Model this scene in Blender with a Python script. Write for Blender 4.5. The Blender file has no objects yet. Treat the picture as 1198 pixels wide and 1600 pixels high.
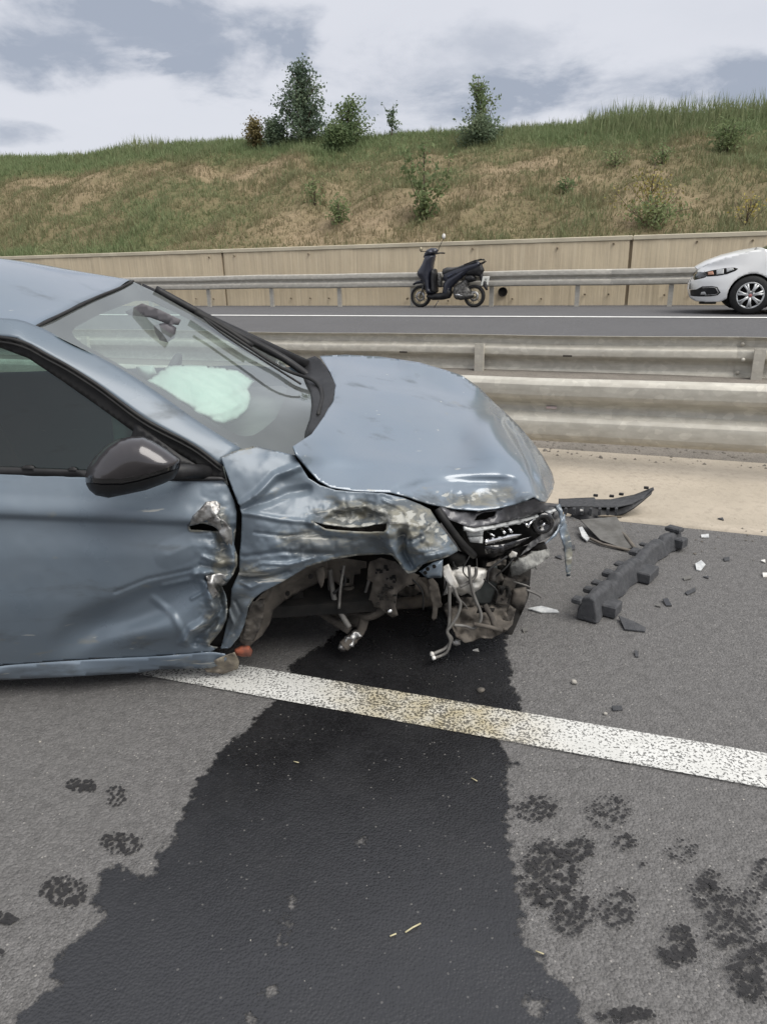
import bpy, math, random
import numpy as np
from mathutils import Vector, Matrix
from mathutils.geometry import delaunay_2d_cdt
random.seed(7); RNG = np.random.default_rng(11)
S = bpy.context.scene; COL = S.collection
# ------------------------------------------------------------------ camera
FOC = 1100.0; H = 1.6
_d = np.array([57.0, 3260.0, FOC]); _up = -_d/np.linalg.norm(_d)
_fw = np.array([0, 0, 1.0]); _Y = _fw-_up*_fw.dot(_up); _Y /= np.linalg.norm(_Y)
_X = np.cross(_Y, _up)
if _X[0] < 0: _X = -_X
ROT = np.stack([_X, _Y, _up])
EYE = np.array([0, 0, H])
cam = bpy.data.cameras.new('camera'); cam.sensor_fit = 'VERTICAL'; cam.sensor_height = 36; cam.lens = 36*FOC/1600
cam.clip_start = .05; cam.clip_end = 3000
co = bpy.data.objects.new('camera', cam); COL.objects.link(co); S.camera = co
_m = Matrix.Identity(4)
for i in range(3):
    _m[i][0] = ROT[i, 0]; _m[i][1] = -ROT[i, 1]; _m[i][2] = -ROT[i, 2]; _m[i][3] = EYE[i]
co.matrix_world = _m
# ------------------------------------------------------------------ exposure, sun, sky
S.view_settings.view_transform = 'Standard'; S.view_settings.look = 'None'
S.view_settings.exposure = EXPOSURE = 1.22; S.view_settings.gamma = 1; S.view_settings.use_curve_mapping = False
SUN_EL, SUN_AZ = math.radians(56), math.radians(128)      # azimuth from +Y towards +X
sd = bpy.data.lights.new('sun', 'SUN'); sd.energy = 1.8; sd.angle = math.radians(50); sd.color = (1, .965, .91)
so = bpy.data.objects.new('sun', sd); COL.objects.link(so)
sdir = Vector((math.sin(SUN_AZ)*math.cos(SUN_EL), math.cos(SUN_AZ)*math.cos(SUN_EL), math.sin(SUN_EL)))
so.rotation_euler = sdir.to_track_quat('Z', 'Y').to_euler(); so.location = (0, 0, 30)

def rays(px, py):
    v = np.stack([np.asarray(px, float)-599, np.asarray(py, float)-800, np.full(np.shape(px), FOC)], -1)
    w = v@ROT.T
    return w/np.linalg.norm(w, axis=-1, keepdims=True)

W = bpy.data.worlds.new('World'); S.world = W; W.use_nodes = True
nt = W.node_tree; nt.nodes.clear()
def N(t, typ, **kw):
    n = t.nodes.new(typ)
    for k, v in kw.items():
        if k.startswith('i_'): n.inputs[k[2:]].default_value = v
        elif k.startswith('n') and k[1:].isdigit(): n.inputs[int(k[1:])].default_value = v
        else: setattr(n, k, v)
    return n
def LK(t, a, b): t.links.new(a, b)
def math_n(t, op, a, b=None, c=None, clamp=False):
    n = t.nodes.new('ShaderNodeMath'); n.operation = op; n.use_clamp = clamp
    for i, v in enumerate((a, b, c)):
        if v is None: continue
        if isinstance(v, (int, float)): n.inputs[i].default_value = v
        else: t.links.new(v, n.inputs[i])
    return n.outputs[0]
def mixc(t, f, a, b, mode='MIX'):
    n = t.nodes.new('ShaderNodeMix'); n.data_type = 'RGBA'; n.blend_type = mode
    for s, v in ((n.inputs[0], f), (n.inputs[6], a), (n.inputs[7], b)):
        if isinstance(v, (int, float)): s.default_value = v
        elif isinstance(v, (tuple, list)): s.default_value = (*v[:3], 1)
        else: t.links.new(v, s)
    return n.outputs[2]
def maprange(t, v, a, b, c=0., d=1., smooth=False):
    n = t.nodes.new('ShaderNodeMapRange'); n.interpolation_type = 'SMOOTHSTEP' if smooth else 'LINEAR'
    t.links.new(v, n.inputs[0])
    for i, x in enumerate((a, b, c, d)): n.inputs[i+1].default_value = x
    return n.outputs[0]
def noise(t, vec, scale, detail=4, rough=.55, dist=0.):
    n = t.nodes.new('ShaderNodeTexNoise'); n.inputs['Scale'].default_value = scale; n.inputs['Detail'].default_value = detail
    n.inputs['Roughness'].default_value = rough; n.inputs['Distortion'].default_value = dist
    if vec is not None: t.links.new(vec, n.inputs['Vector'])
    return n.outputs['Fac']
def mapping(t, vec, scale=(1, 1, 1), loc=(0, 0, 0)):
    n = t.nodes.new('ShaderNodeMapping'); n.inputs['Scale'].default_value = scale; n.inputs['Location'].default_value = loc
    t.links.new(vec, n.inputs['Vector']); return n.outputs[0]

sky = N(nt, 'ShaderNodeTexSky', sky_type='NISHITA', sun_disc=False, sun_elevation=SUN_EL, sun_rotation=SUN_AZ)
sky.air_density = 1.0; sky.dust_density = 2.0
tc = N(nt, 'ShaderNodeTexCoord'); gen = tc.outputs['Generated']
sep = N(nt, 'ShaderNodeSeparateXYZ'); LK(nt, gen, sep.inputs[0])
dz = math_n(nt, 'ADD', math_n(nt, 'MAXIMUM', sep.outputs[2], 0.0), .22)
pl = N(nt, 'ShaderNodeCombineXYZ')
LK(nt, math_n(nt, 'DIVIDE', sep.outputs[0], dz), pl.inputs[0]); LK(nt, math_n(nt, 'DIVIDE', sep.outputs[1], dz), pl.inputs[1])
pv = pl.outputs[0]
n1 = noise(nt, mapping(nt, pv, (1, .8, 1), (3.3, 1.2, 0)), 1.1, 7, .55, .3)
n2 = noise(nt, mapping(nt, pv, (1, 1, 1), (7.3, 4.2, 0)), 3.2, 7, .6, .2)
# the cloud deck is bright; darker cloud bellies drift through it, some where the photograph has them
dark = maprange(nt, n1, .46, .74, 0, .12, True)
for (px, py, rx, ry, am) in ((105, 62, .13, .050, 1.15), (350, 50, .115, .065, 1.2), (700, 135, .22, .055, .6), (960, 140, .24, .035, .55), (10, 205, .05, .014, .8), (1170, 130, .1, .03, .6)):
    r = rays(px, py); az = math.atan2(r[0], r[1]); el = math.asin(r[2])
    a_ = math_n(nt, 'ARCTAN2', sep.outputs[0], sep.outputs[1]); e_ = math_n(nt, 'ARCSINE', sep.outputs[2])
    a_ = math_n(nt, 'DIVIDE', math_n(nt, 'SUBTRACT', a_, az), rx*.95); e_ = math_n(nt, 'DIVIDE', math_n(nt, 'SUBTRACT', e_, el), ry*.95)
    q = math_n(nt, 'ADD', math_n(nt, 'MULTIPLY', a_, a_), math_n(nt, 'MULTIPLY', e_, e_))
    q = math_n(nt, 'ADD', q, math_n(nt, 'MULTIPLY', math_n(nt, 'SUBTRACT', n2, .5), 5.2))
    dark = math_n(nt, 'ADD', dark, maprange(nt, q, 1.5, -.4, 0, am, True))
dark = math_n(nt, 'MINIMUM', dark, 1.15)
cloud = mixc(nt, dark, (5.75, 5.9, 6.4), (3.0, 3.35, 4.05))
cloud = mixc(nt, maprange(nt, n2, .45, .75, 0, .25), cloud, (6.2, 6.25, 6.7))
skyc = mixc(nt, .95, sky.outputs[0], cloud)
bg = N(nt, 'ShaderNodeBackground'); bg.inputs['Strength'].default_value = .055
LK(nt, skyc, bg.inputs['Color'])
wo = N(nt, 'ShaderNodeOutputWorld'); LK(nt, bg.outputs[0], wo.inputs[0])

# ------------------------------------------------------------------ frames of reference
ROAD_AZ = math.radians(-68.58)
U = np.array([-math.sin(ROAD_AZ), -math.cos(ROAD_AZ), 0]); NN = np.array([math.cos(ROAD_AZ), -math.sin(ROAD_AZ), 0])   # along the road to the right / away across it
def un(u, n, z): return U*u+NN*n+np.array([0, 0, z])
def at_n(px, py, n):
    r = rays(px, py); t = np.asarray(n)/(r@NN); return EYE+r*np.expand_dims(t, -1) if np.ndim(t) else EYE+r*t
def at_z(px, py, z=0.):
    r = rays(px, py); t = (z-H)/r[..., 2]; return EYE+r*np.expand_dims(t, -1) if np.ndim(t) else EYE+r*t
YAW = math.radians(6); CP = np.array([-.68, 2.5, 0])
CF = np.array([math.cos(YAW), math.sin(YAW), 0]); CL = np.array([-math.sin(YAW), math.cos(YAW), 0])
def car3(px, py, b):
    px, py, b = np.broadcast_arrays(np.asarray(px, float), np.asarray(py, float), np.asarray(b, float))
    r = rays(px, py); t = (b-(EYE-CP)@CL)/(r@CL); p = EYE+r*t[..., None]-CP
    return np.stack([p@CF, p@CL, p[..., 2]], -1)

# ------------------------------------------------------------------ materials
MATS = {}
def newmat(name):
    m = bpy.data.materials.new(name); m.use_nodes = True; t = m.node_tree
    return m, t, t.nodes['Principled BSDF'], t.nodes['Material Output']
def pmat(name, c1, c2=None, scale=8, rough=.6, metal=0, bump=0, bscale=60, coat=0, stretch=(1, 1, 1), r2=None, lo=.4, hi=.62, detail=5, spec=.5):
    if name in MATS: return MATS[name]
    m, t, b, o = newmat(name); tcn = N(t, 'ShaderNodeTexCoord'); v = mapping(t, tcn.outputs['Object'], stretch)
    b.inputs['Roughness'].default_value = rough; b.inputs['Metallic'].default_value = metal; b.inputs['Coat Weight'].default_value = coat
    b.inputs['Coat Roughness'].default_value = .06; b.inputs['Specular IOR Level'].default_value = spec
    b.inputs['Base Color'].default_value = (*c1, 1)
    if c2 is not None:
        f = maprange(t, noise(t, v, scale, detail), lo, hi)
        LK(t, mixc(t, f, c1, c2), b.inputs['Base Color'])
        if r2 is not None: LK(t, maprange(t, noise(t, v, scale*.8, 4), lo, hi, rough, r2), b.inputs['Roughness'])
    if bump:
        bn = N(t, 'ShaderNodeBump'); bn.inputs['Strength'].default_value = bump; bn.inputs['Distance'].default_value = .01
        LK(t, noise(t, v, bscale, 5), bn.inputs['Height']); LK(t, bn.outputs[0], b.inputs['Normal'])
    MATS[name] = m; return m

def asphalt(name, dark, light, wet=False):
    m, t, b, o = newmat(name); tcn = N(t, 'ShaderNodeTexCoord'); v = tcn.outputs['Object']
    vo = N(t, 'ShaderNodeTexVoronoi'); vo.inputs['Scale'].default_value = 125; LK(t, v, vo.inputs['Vector'])
    big = noise(t, v, 1.3, 4); fine = noise(t, v, 240, 3); mid = noise(t, v, 22, 4)
    sp = N(t, 'ShaderNodeSeparateColor'); LK(t, vo.outputs['Color'], sp.inputs[0])
    c = mixc(t, math_n(t, 'ADD', math_n(t, 'MULTIPLY', maprange(t, fine, .35, .65), .55), math_n(t, 'MULTIPLY', math_n(t, 'POWER', sp.outputs[1], 1.6), .6), clamp=True), dark, light)
    c = mixc(t, math_n(t, 'MULTIPLY', maprange(t, big, .35, .7), .45), c, tuple(x*.72 for x in light))
    c = mixc(t, math_n(t, 'MULTIPLY', maprange(t, mid, .45, .68), .28), c, tuple(x*.62 for x in dark))
    sp = N(t, 'ShaderNodeSeparateColor'); LK(t, vo.outputs['Color'], sp.inputs[0])
    stone = math_n(t, 'GREATER_THAN', sp.outputs[0], .984 if not wet else .99)
    stone = math_n(t, 'MULTIPLY', stone, math_n(t, 'LESS_THAN', vo.outputs['Distance'], .42))
    c = mixc(t, math_n(t, 'MULTIPLY', stone, .6 if not wet else .3), c, (.33, .315, .29))
    LK(t, c, b.inputs['Base Color'])
    bn = N(t, 'ShaderNodeBump'); bn.inputs['Strength'].default_value = .8 if not wet else .34; bn.inputs['Distance'].default_value = .004
    hgt = math_n(t, 'ADD', maprange(t, vo.outputs['Distance'], 0, .7, 1, 0), math_n(t, 'MULTIPLY', noise(t, v, 60 if not wet else 105, 3), 1.3))
    LK(t, hgt, bn.inputs['Height']); LK(t, bn.outputs[0], b.inputs['Normal'])
    b.inputs['Roughness'].default_value = .88 if not wet else .38
    b.inputs['Specular IOR Level'].default_value = .35 if not wet else .36
    return m, t, b, o
M_ROAD = asphalt('asphalt_dry', (.070, .068, .066), (.168, .163, .159))[0]
M_ROAD2 = asphalt('asphalt_far', (.088, .087, .089), (.125, .124, .127))[0]

def cutout(t, b, o, alpha):
    tr = N(t, 'ShaderNodeBsdfTransparent'); mx = N(t, 'ShaderNodeMixShader')
    LK(t, alpha, mx.inputs[0]); LK(t, tr.outputs[0], mx.inputs[1]); LK(t, b.outputs[0], mx.inputs[2]); LK(t, mx.outputs[0], o.inputs[0])
# wet fluid film: a signed field stored on the mesh, frayed by noise at its rim
M_WET, t, b, o = asphalt('wet_film', (.006, .006, .0065), (.020, .020, .0215), True)
at = N(t, 'ShaderNodeAttribute', attribute_name='field'); tcn = N(t, 'ShaderNodeTexCoord'); v = tcn.outputs['Object']
f = math_n(t, 'ADD', at.outputs['Fac'], math_n(t, 'MULTIPLY', math_n(t, 'SUBTRACT', noise(t, v, 26, 6, .72), .5), .13))
th_ = N(t, 'ShaderNodeAttribute', attribute_name='thin'); src = b.inputs['Base Color'].links[0].from_socket
tf = math_n(t, 'ADD', th_.outputs['Fac'], math_n(t, 'MULTIPLY', math_n(t, 'SUBTRACT', noise(t, v, 2.2, 5), .5), .7))
LK(t, mixc(t, maprange(t, tf, .2, 1.0), src, mixc(t, .45, src, (.058, .060, .066))), b.inputs['Base Color'])  # base colour turns paler towards the near end of the spill
LK(t, maprange(t, noise(t, v, 3.5, 4), .35, .65, .16, .5), b.inputs['Roughness'])
cutout(t, b, o, maprange(t, f, -.010, .006))
M_PRINT, t, b, o = asphalt('wet_print', (.022, .022, .023), (.042, .041, .042), True)
b.inputs['Roughness'].default_value = .7; b.inputs['Specular IOR Level'].default_value = .08
t.nodes['Bump'].inputs['Strength'].default_value = .1
at = N(t, 'ShaderNodeAttribute', attribute_name='field'); tcn = N(t, 'ShaderNodeTexCoord'); v = tcn.outputs['Object']
vo = N(t, 'ShaderNodeTexVoronoi'); vo.inputs['Scale'].default_value = 76; LK(t, v, vo.inputs['Vector'])
f = math_n(t, 'SUBTRACT', at.outputs['Fac'], math_n(t, 'MULTIPLY', vo.outputs['Distance'], .95))
f = math_n(t, 'ADD', f, math_n(t, 'MULTIPLY', math_n(t, 'SUBTRACT', noise(t, v, 45, 4, .6), .5), .6))
cutout(t, b, o, maprange(t, f, -.02, .10))
# worn road paint
M_LINE, t, b, o = newmat('worn_line_paint'); tcn = N(t, 'ShaderNodeTexCoord'); v = tcn.outputs['Object']
at = N(t, 'ShaderNodeAttribute', attribute_name='field'); ed = N(t, 'ShaderNodeAttribute', attribute_name='edge')
w1 = noise(t, v, 95, 3, .7); w2 = noise(t, v, 7, 3)
base = mixc(t, maprange(t, w2, .35, .65), (.60, .60, .575), (.50, .50, .475))
base = mixc(t, math_n(t, 'MULTIPLY', at.outputs['Fac'], maprange(t, noise(t, v, 12, 5), .3, .7, .3, 1)), base, (.36, .31, .19))
LK(t, base, b.inputs['Base Color']); b.inputs['Roughness'].default_value = .7
th = math_n(t, 'ADD', math_n(t, 'ADD', w1, math_n(t, 'MULTIPLY', w2, .25)), math_n(t, 'MULTIPLY', at.outputs['Fac'], -.045))
th = math_n(t, 'SUBTRACT', th, math_n(t, 'MULTIPLY', ed.outputs['Fac'], .4))
bn = N(t, 'ShaderNodeBump'); bn.inputs['Strength'].default_value = .5; bn.inputs['Distance'].default_value = .003; LK(t, w1, bn.inputs['Height']); LK(t, bn.outputs[0], b.inputs['Normal'])
cutout(t, b, o, maprange(t, th, .545, .60, .22, 1))

def carpaint(name, c, dusty=0.):
    m, t, b, o = newmat(name); tcn = N(t, 'ShaderNodeTexCoord'); v = tcn.outputs['Object']
    b.inputs['Metallic'].default_value = .2; b.inputs['Roughness'].default_value = .5
    b.inputs['Coat Weight'].default_value = 1; b.inputs['Coat IOR'].default_value = 1.62
    dust = maprange(t, noise(t, v, 3.2, 6), .3, .8, .08*dusty, .16+.05*dusty)
    col = mixc(t, dust, c, (.27, .27, .26))
    at = N(t, 'ShaderNodeAttribute', attribute_name='scuff'); s = at.outputs['Fac']
    nz = noise(t, mapping(t, v, (3.2, 5, 9)), 1.7, 6, .62, .35); nz2 = noise(t, mapping(t, v, (4, 8, 34), (3, 1, 7)), 1.6, 5, .55, .2); nz3 = noise(t, mapping(t, v, (2, 4, 6), (9, 4, 2)), 1.3, 5, .6, .2)
    f3 = maprange(t, math_n(t, 'ADD', math_n(t, 'MULTIPLY', s, .36), math_n(t, 'SUBTRACT', nz3, .62)), -.05, .16, 0, .8, True)
    f = maprange(t, math_n(t, 'ADD', math_n(t, 'MULTIPLY', s, .27), math_n(t, 'SUBTRACT', nz, .66)), .0, .17, 0, .85)
    f2 = maprange(t, math_n(t, 'ADD', math_n(t, 'MULTIPLY', s, .16), math_n(t, 'SUBTRACT', nz2, .70)), .0, .05, 0, .8)
    col = mixc(t, f3, col, (.060, .068, .072)); col = mixc(t, f, col, (.205, .195, .155)); col = mixc(t, f2, col, (.36, .36, .33))
    LK(t, col, b.inputs['Base Color'])
    a = math_n(t, 'MAXIMUM', math_n(t, 'MAXIMUM', f, f2), f3)
    LK(t, maprange(t, a, 0, 1, .5+.1*dusty, .78), b.inputs['Roughness']); LK(t, maprange(t, a, 0, 1, 1-.5*dusty, .08), b.inputs['Coat Weight']); LK(t, maprange(t, a, 0, 1, .2, .1), b.inputs['Metallic'])
    LK(t, maprange(t, dust, 0, .16, .10+.12*dusty, .2+.1*dusty), b.inputs['Coat Roughness'])
    return m
M_PAINT = carpaint('blue_grey_paint', (.125, .166, .212)); M_PAINTD = carpaint('shaded_dusty_blue_grey', (.088, .124, .162), 1.)  # second copy: body colour darkened for the shaded side, plus a dull dusty coat
M_WHITE = pmat('white_paint', (.84, .845, .835), (.79, .79, .775), 2, .32, coat=.8)
M_BLACKP = pmat('black_plastic', (.012, .012, .013), (.021, .021, .022), 12, .5, spec=.3)
M_GLOSSB = pmat('gloss_black', (.012, .012, .013), None, rough=.12, coat=.6)
M_CAP = pmat('mirror_cap', (.048, .043, .046), (.035, .032, .034), 3, .28, metal=.3, coat=.7)
M_RUB = pmat('rubber', (.012, .012, .0125), (.02, .0195, .019), 20, .6, spec=.3)
M_GRIME = pmat('grimy_metal', (.064, .056, .047), (.022, .0195, .017), 14, .8, bump=.5, bscale=45, metal=.1)
M_GRIME2 = pmat('dusty_liner', (.092, .080, .067), (.046, .040, .034), 9, .9, bump=.35, bscale=35)
M_DARK = pmat('near_black', (.008, .008, .008), (.018, .0165, .015), 10, .9, spec=.2)  # near-black for grimy parts; also put behind holes and gaps as their shade
M_STEEL = pmat('bare_steel', (.42, .42, .41), (.20, .19, .18), 25, .42, metal=.8, bump=.2)
M_RUST = pmat('rust', (.34, .10, .055), (.16, .06, .04), 30, .85)
M_HOSE = pmat('hose', (.14, .135, .125), (.08, .075, .07), 20, .6)
M_RESV = pmat('white_plastic', (.62, .61, .58), (.40, .38, .34), 16, .45, bump=.2, bscale=40)
M_CHROME = pmat('chrome', (.8, .8, .8), None, rough=.12, metal=1)
M_LENSG = pmat('lens_grey', (.50, .51, .50), (.36, .37, .37), 30, .25, coat=.5)
M_INT = pmat('interior', (.028, .029, .031), (.042, .043, .045), 6, .8)
M_HEAD = pmat('headliner', (.30, .31, .30), None, rough=.95)
M_BAG = pmat('airbag_cloth', (.50, .575, .535), (.43, .515, .475), 7, .85, bump=.4, bscale=18)
M_FOAM = pmat('foam_grey', (.040, .042, .046), (.060, .061, .065), 35, .85, bump=.5, bscale=160)
M_GALV = None
def galv(name, c1, c2, dirt):
    m, t, b, o = newmat(name); tcn = N(t, 'ShaderNodeTexCoord'); v = tcn.outputs['Object']
    vo = N(t, 'ShaderNodeTexVoronoi'); vo.inputs['Scale'].default_value = 16; LK(t, mapping(t, v, (1, 1, 1.4)), vo.inputs['Vector'])
    sp = N(t, 'ShaderNodeSeparateColor'); LK(t, vo.outputs['Color'], sp.inputs[0])
    c = mixc(t, maprange(t, noise(t, v, 9, 6), .35, .65), c1, c2)
    c = mixc(t, math_n(t, 'MULTIPLY', maprange(t, sp.outputs[0], .6, 1), .28), c, tuple(min(1, x*1.5) for x in c1))
    c = mixc(t, maprange(t, noise(t, mapping(t, v, (2, 2, 9)), 3, 6), .45, .8, 0, .6), c, dirt)
    LK(t, c, b.inputs['Base Color']); b.inputs['Metallic'].default_value = .25; b.inputs['Roughness'].default_value = .55
    return m
M_GALV = galv('galvanised_near', (.50, .48, .42), (.43, .41, .36), (.33, .305, .255))
M_GALV2 = galv('galvanised_far', (.42, .40, .355), (.37, .355, .315), (.28, .26, .215))
def glass(name, tint, refl=1.0, rough=.02, film=0.):
    m, t, b, o = newmat(name); t.nodes.remove(b)
    tr = N(t, 'ShaderNodeBsdfTransparent'); tr.inputs[0].default_value = (*tint, 1)
    gl = N(t, 'ShaderNodeBsdfGlossy'); gl.inputs['Roughness'].default_value = rough; gl.inputs[0].default_value = (.9, .95, .95, 1)
    fr = N(t, 'ShaderNodeFresnel'); fr.inputs[0].default_value = 1.55
    mx = N(t, 'ShaderNodeMixShader'); LK(t, math_n(t, 'MULTIPLY', fr.outputs[0], refl, clamp=True), mx.inputs[0]); LK(t, tr.outputs[0], mx.inputs[1]); LK(t, gl.outputs[0], mx.inputs[2])
    if film:  # pale dust layer, mixed in to give the glass a hazy look
        df = N(t, 'ShaderNodeBsdfDiffuse'); df.inputs[0].default_value = (.62, .66, .64, 1); tcn = N(t, 'ShaderNodeTexCoord'); m2 = N(t, 'ShaderNodeMixShader')
        LK(t, maprange(t, noise(t, tcn.outputs['Object'], 2.5, 5), .3, .7, film*.7, film*1.3), m2.inputs[0]); LK(t, mx.outputs[0], m2.inputs[1]); LK(t, df.outputs[0], m2.inputs[2]); mx = m2
    LK(t, mx.outputs[0], o.inputs[0]); return m
M_WSG = glass('windscreen_glass', (.84, .93, .89), 1.35, film=.08)
M_SIDEG = glass('side_glass', (.36, .50, .46), 1.15, film=.015)
M_FARG = glass('far_glass', (.66, .76, .72), 1.2)

# ------------------------------------------------------------------ mesh helpers
def tagit(o, label=None, cat=None, group=None, kind=None):
    if label: o['label'] = label
    if cat: o['category'] = cat
    if group: o['group'] = group
    if kind: o['kind'] = kind
    return o
def empty(name, loc=(0, 0, 0), rz=0., **k):
    o = bpy.data.objects.new(name, None); COL.objects.link(o); o.location = loc; o.rotation_euler = (0, 0, rz); o.empty_display_size = .2
    return tagit(o, **k)
def mesh(name, verts, faces, mat, parent=None, smooth=True, attrs=None, solid=0, **k):
    me = bpy.data.meshes.new(name)
    verts = np.asarray(verts, float).reshape(-1, 3)
    if isinstance(faces, np.ndarray) and faces.ndim == 2:
        nf, w = faces.shape
        me.vertices.add(len(verts)); me.vertices.foreach_set('co', verts.ravel())
        me.loops.add(nf*w); me.loops.foreach_set('vertex_index', faces.ravel().astype(np.int32))
        me.polygons.add(nf); me.polygons.foreach_set('loop_start', np.arange(0, nf*w, w, dtype=np.int32)); me.polygons.foreach_set('loop_total', np.full(nf, w, dtype=np.int32))
        me.update(calc_edges=True)
    else:
        me.from_pydata([tuple(v) for v in verts], [], [tuple(int(i) for i in f) for f in faces])
    if attrs:
        for an, av in attrs.items():
            a = me.attributes.new(an, 'FLOAT', 'POINT'); a.data.foreach_set('value', np.asarray(av, np.float32))
    if smooth: me.polygons.foreach_set('use_smooth', [True]*len(me.polygons))
    me.materials.append(mat); me.validate(); me.update()
    o = bpy.data.objects.new(name, me); COL.objects.link(o)
    if parent is not None: o.parent = parent
    if solid:
        s = o.modifiers.new('thickness', 'SOLIDIFY'); s.thickness = solid; s.offset = -1
    return tagit(o, **k)
class MB:
    """collects boxes, tubes, lathes and prisms into one mesh"""
    def __init__(s): s.v = []; s.f = []
    def add(s, v, f):
        k = len(s.v); s.v += [tuple(map(float, p)) for p in v]; s.f += [tuple(i+k for i in q) for q in f]; return s
    def box(s, c, d, rz=0., bev=0., ax=None):
        x, y, z = d[0]/2, d[1]/2, d[2]/2; R = Matrix.Rotation(rz, 3, 'Z') if ax is None else ax
        P = []
        e = min(bev, x*.9, y*.9, z*.9)
        if e <= 0:
            P = [(sx*x, sy*y, sz*z) for sz in (-1, 1) for sx, sy in ((-1, -1), (1, -1), (1, 1), (-1, 1))]
            F = [(3, 2, 1, 0), (4, 5, 6, 7), (0, 1, 5, 4), (1, 2, 6, 5), (2, 3, 7, 6), (3, 0, 4, 7)]
        else:
            ring = lambda zz, i: [(-x+i, -y+i, zz), (x-i, -y+i, zz), (x-i, y-i, zz), (-x+i, y-i, zz)]
            P = ring(-z, e)+ring(-z+e, 0)+ring(z-e, 0)+ring(z, e)
            F = [(3, 2, 1, 0), (12, 13, 14, 15)]
            for k in range(3):
                for j in range(4): F.append((k*4+j, k*4+(j+1) % 4, k*4+4+(j+1) % 4, k*4+4+j))
        return s.add([tuple(R@Vector(p)+Vector(c)) for p in P], F)
    def tube(s, pts, r, seg=8, caps=True):
        pts = [Vector(p) for p in pts]; n = len(pts); rr = r if hasattr(r, '__len__') else [r]*n
        V = []; F = []; pn = None
        for i, p in enumerate(pts):
            tdir = (pts[min(i+1, n-1)]-pts[max(i-1, 0)]).normalized()
            if pn is None: pn = tdir.orthogonal().normalized()
            else:
                pn = pn-tdir*pn.dot(tdir); pn = pn.normalized() if pn.length > 1e-6 else tdir.orthogonal().normalized()
            bn_ = tdir.cross(pn)
            for j in range(seg):
                a = 2*math.pi*j/seg; V.append(p+(pn*math.cos(a)+bn_*math.sin(a))*rr[i])
        for i in range(n-1):
            for j in range(seg): F.append((i*seg+j, i*seg+(j+1) % seg, (i+1)*seg+(j+1) % seg, (i+1)*seg+j))
        if caps: F.append(tuple(range(seg-1, -1, -1))); F.append(tuple((n-1)*seg+j for j in range(seg)))
        return s.add(V, F)
    def lathe(s, prof, seg, M):
        """profile of (radius, axial) turned about local Y, placed by matrix M"""
        V = []; F = []; n = len(prof)
        for k in range(seg):
            a = 2*math.pi*k/seg
            for (r, y) in prof: V.append(M@Vector((r*math.cos(a), y, r*math.sin(a))))
        for k in range(seg):
            for i in range(n-1):
                F.append((k*n+i, k*n+i+1, ((k+1) % seg)*n+i+1, ((k+1) % seg)*n+i))
        return s.add(V, F)
    def prism(s, poly, axis_pts):
        """closed 3-D polygon swept by a vector"""
        n = len(poly); v = Vector(axis_pts); A = [Vector(p) for p in poly]; B = [p+v for p in A]
        return s.add(A+B, [tuple(range(n-1, -1, -1)), tuple(range(n, 2*n))]+[(i, (i+1) % n, n+(i+1) % n, n+i) for i in range(n)])
    def split(s, name, mat, parent=None, smooth=False, **k):
        """every loose piece becomes an object of its own"""
        par = list(range(len(s.v)))
        def fd(i):
            while par[i] != i: par[i] = par[par[i]]; i = par[i]
            return i
        for f in s.f:
            for q in f[1:]: par[fd(q)] = fd(f[0])
        grp = {}
        for f in s.f: grp.setdefault(fd(f[0]), []).append(f)
        out = []
        for fs in grp.values():
            ids = sorted({i for f in fs for i in f}); mp = {i: j for j, i in enumerate(ids)}
            out.append(mesh(name, [s.v[i] for i in ids], [tuple(mp[i] for i in f) for f in fs], mat, parent, smooth, **k))
        return out
    def build(s, name, mat, parent=None, smooth=False, **k): return mesh(name, s.v, s.f, mat, parent, smooth, **k)
def spline(P, k=8, closed=False):
    P = np.asarray(P, float); n = len(P); out = []
    for i in range(n if closed else n-1):
        p0 = P[(i-1) % n] if closed or i > 0 else 2*P[0]-P[1]; p1 = P[i]; p2 = P[(i+1) % n]; p3 = P[(i+2) % n] if closed or i < n-2 else 2*P[-1]-P[-2]
        for j in range(k):
            t_ = j/k; out.append(.5*((2*p1)+(-p0+p2)*t_+(2*p0-5*p1+4*p2-p3)*t_**2+(-p0+3*p1-3*p2+p3)*t_**3))
    if not closed: out.append(P[-1])
    return np.array(out)
def dens(P, step, closed=True):
    P = np.asarray(P, float); out = []
    n = len(P)
    for i in range(n if closed else n-1):
        a, b_ = P[i], P[(i+1) % n]; m_ = max(1, int(round(np.linalg.norm((b_-a)[:2])/step)))
        for j in range(m_): out.append(a+(b_-a)*j/m_)
    if not closed: out.append(P[-1])
    return np.array(out)
def inpoly(x, y, P):
    P = np.asarray(P, float); c = np.zeros(np.shape(x), bool); n = len(P); j = n-1
    for i in range(n):
        xi, yi, xj, yj = P[i, 0], P[i, 1], P[j, 0], P[j, 1]
        if yi != yj:
            k = ((yi > y) != (yj > y)) & (x < (xj-xi)*(y-yi)/(yj-yi)+xi); c ^= k
        j = i
    return c
def dseg(x, y, P, closed=False):
    """distance to a polyline"""
    P = np.asarray(P, float); d = np.full(np.shape(x), 1e9); n = len(P)
    for i in range(n if closed else n-1):
        a = P[i]; b_ = P[(i+1) % n]; ab = b_-a; L = ab@ab+1e-12
        t_ = np.clip(((x-a[0])*ab[0]+(y-a[1])*ab[1])/L, 0, 1)
        d = np.minimum(d, np.hypot(x-a[0]-t_*ab[0], y-a[1]-t_*ab[1]))
    return d
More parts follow.
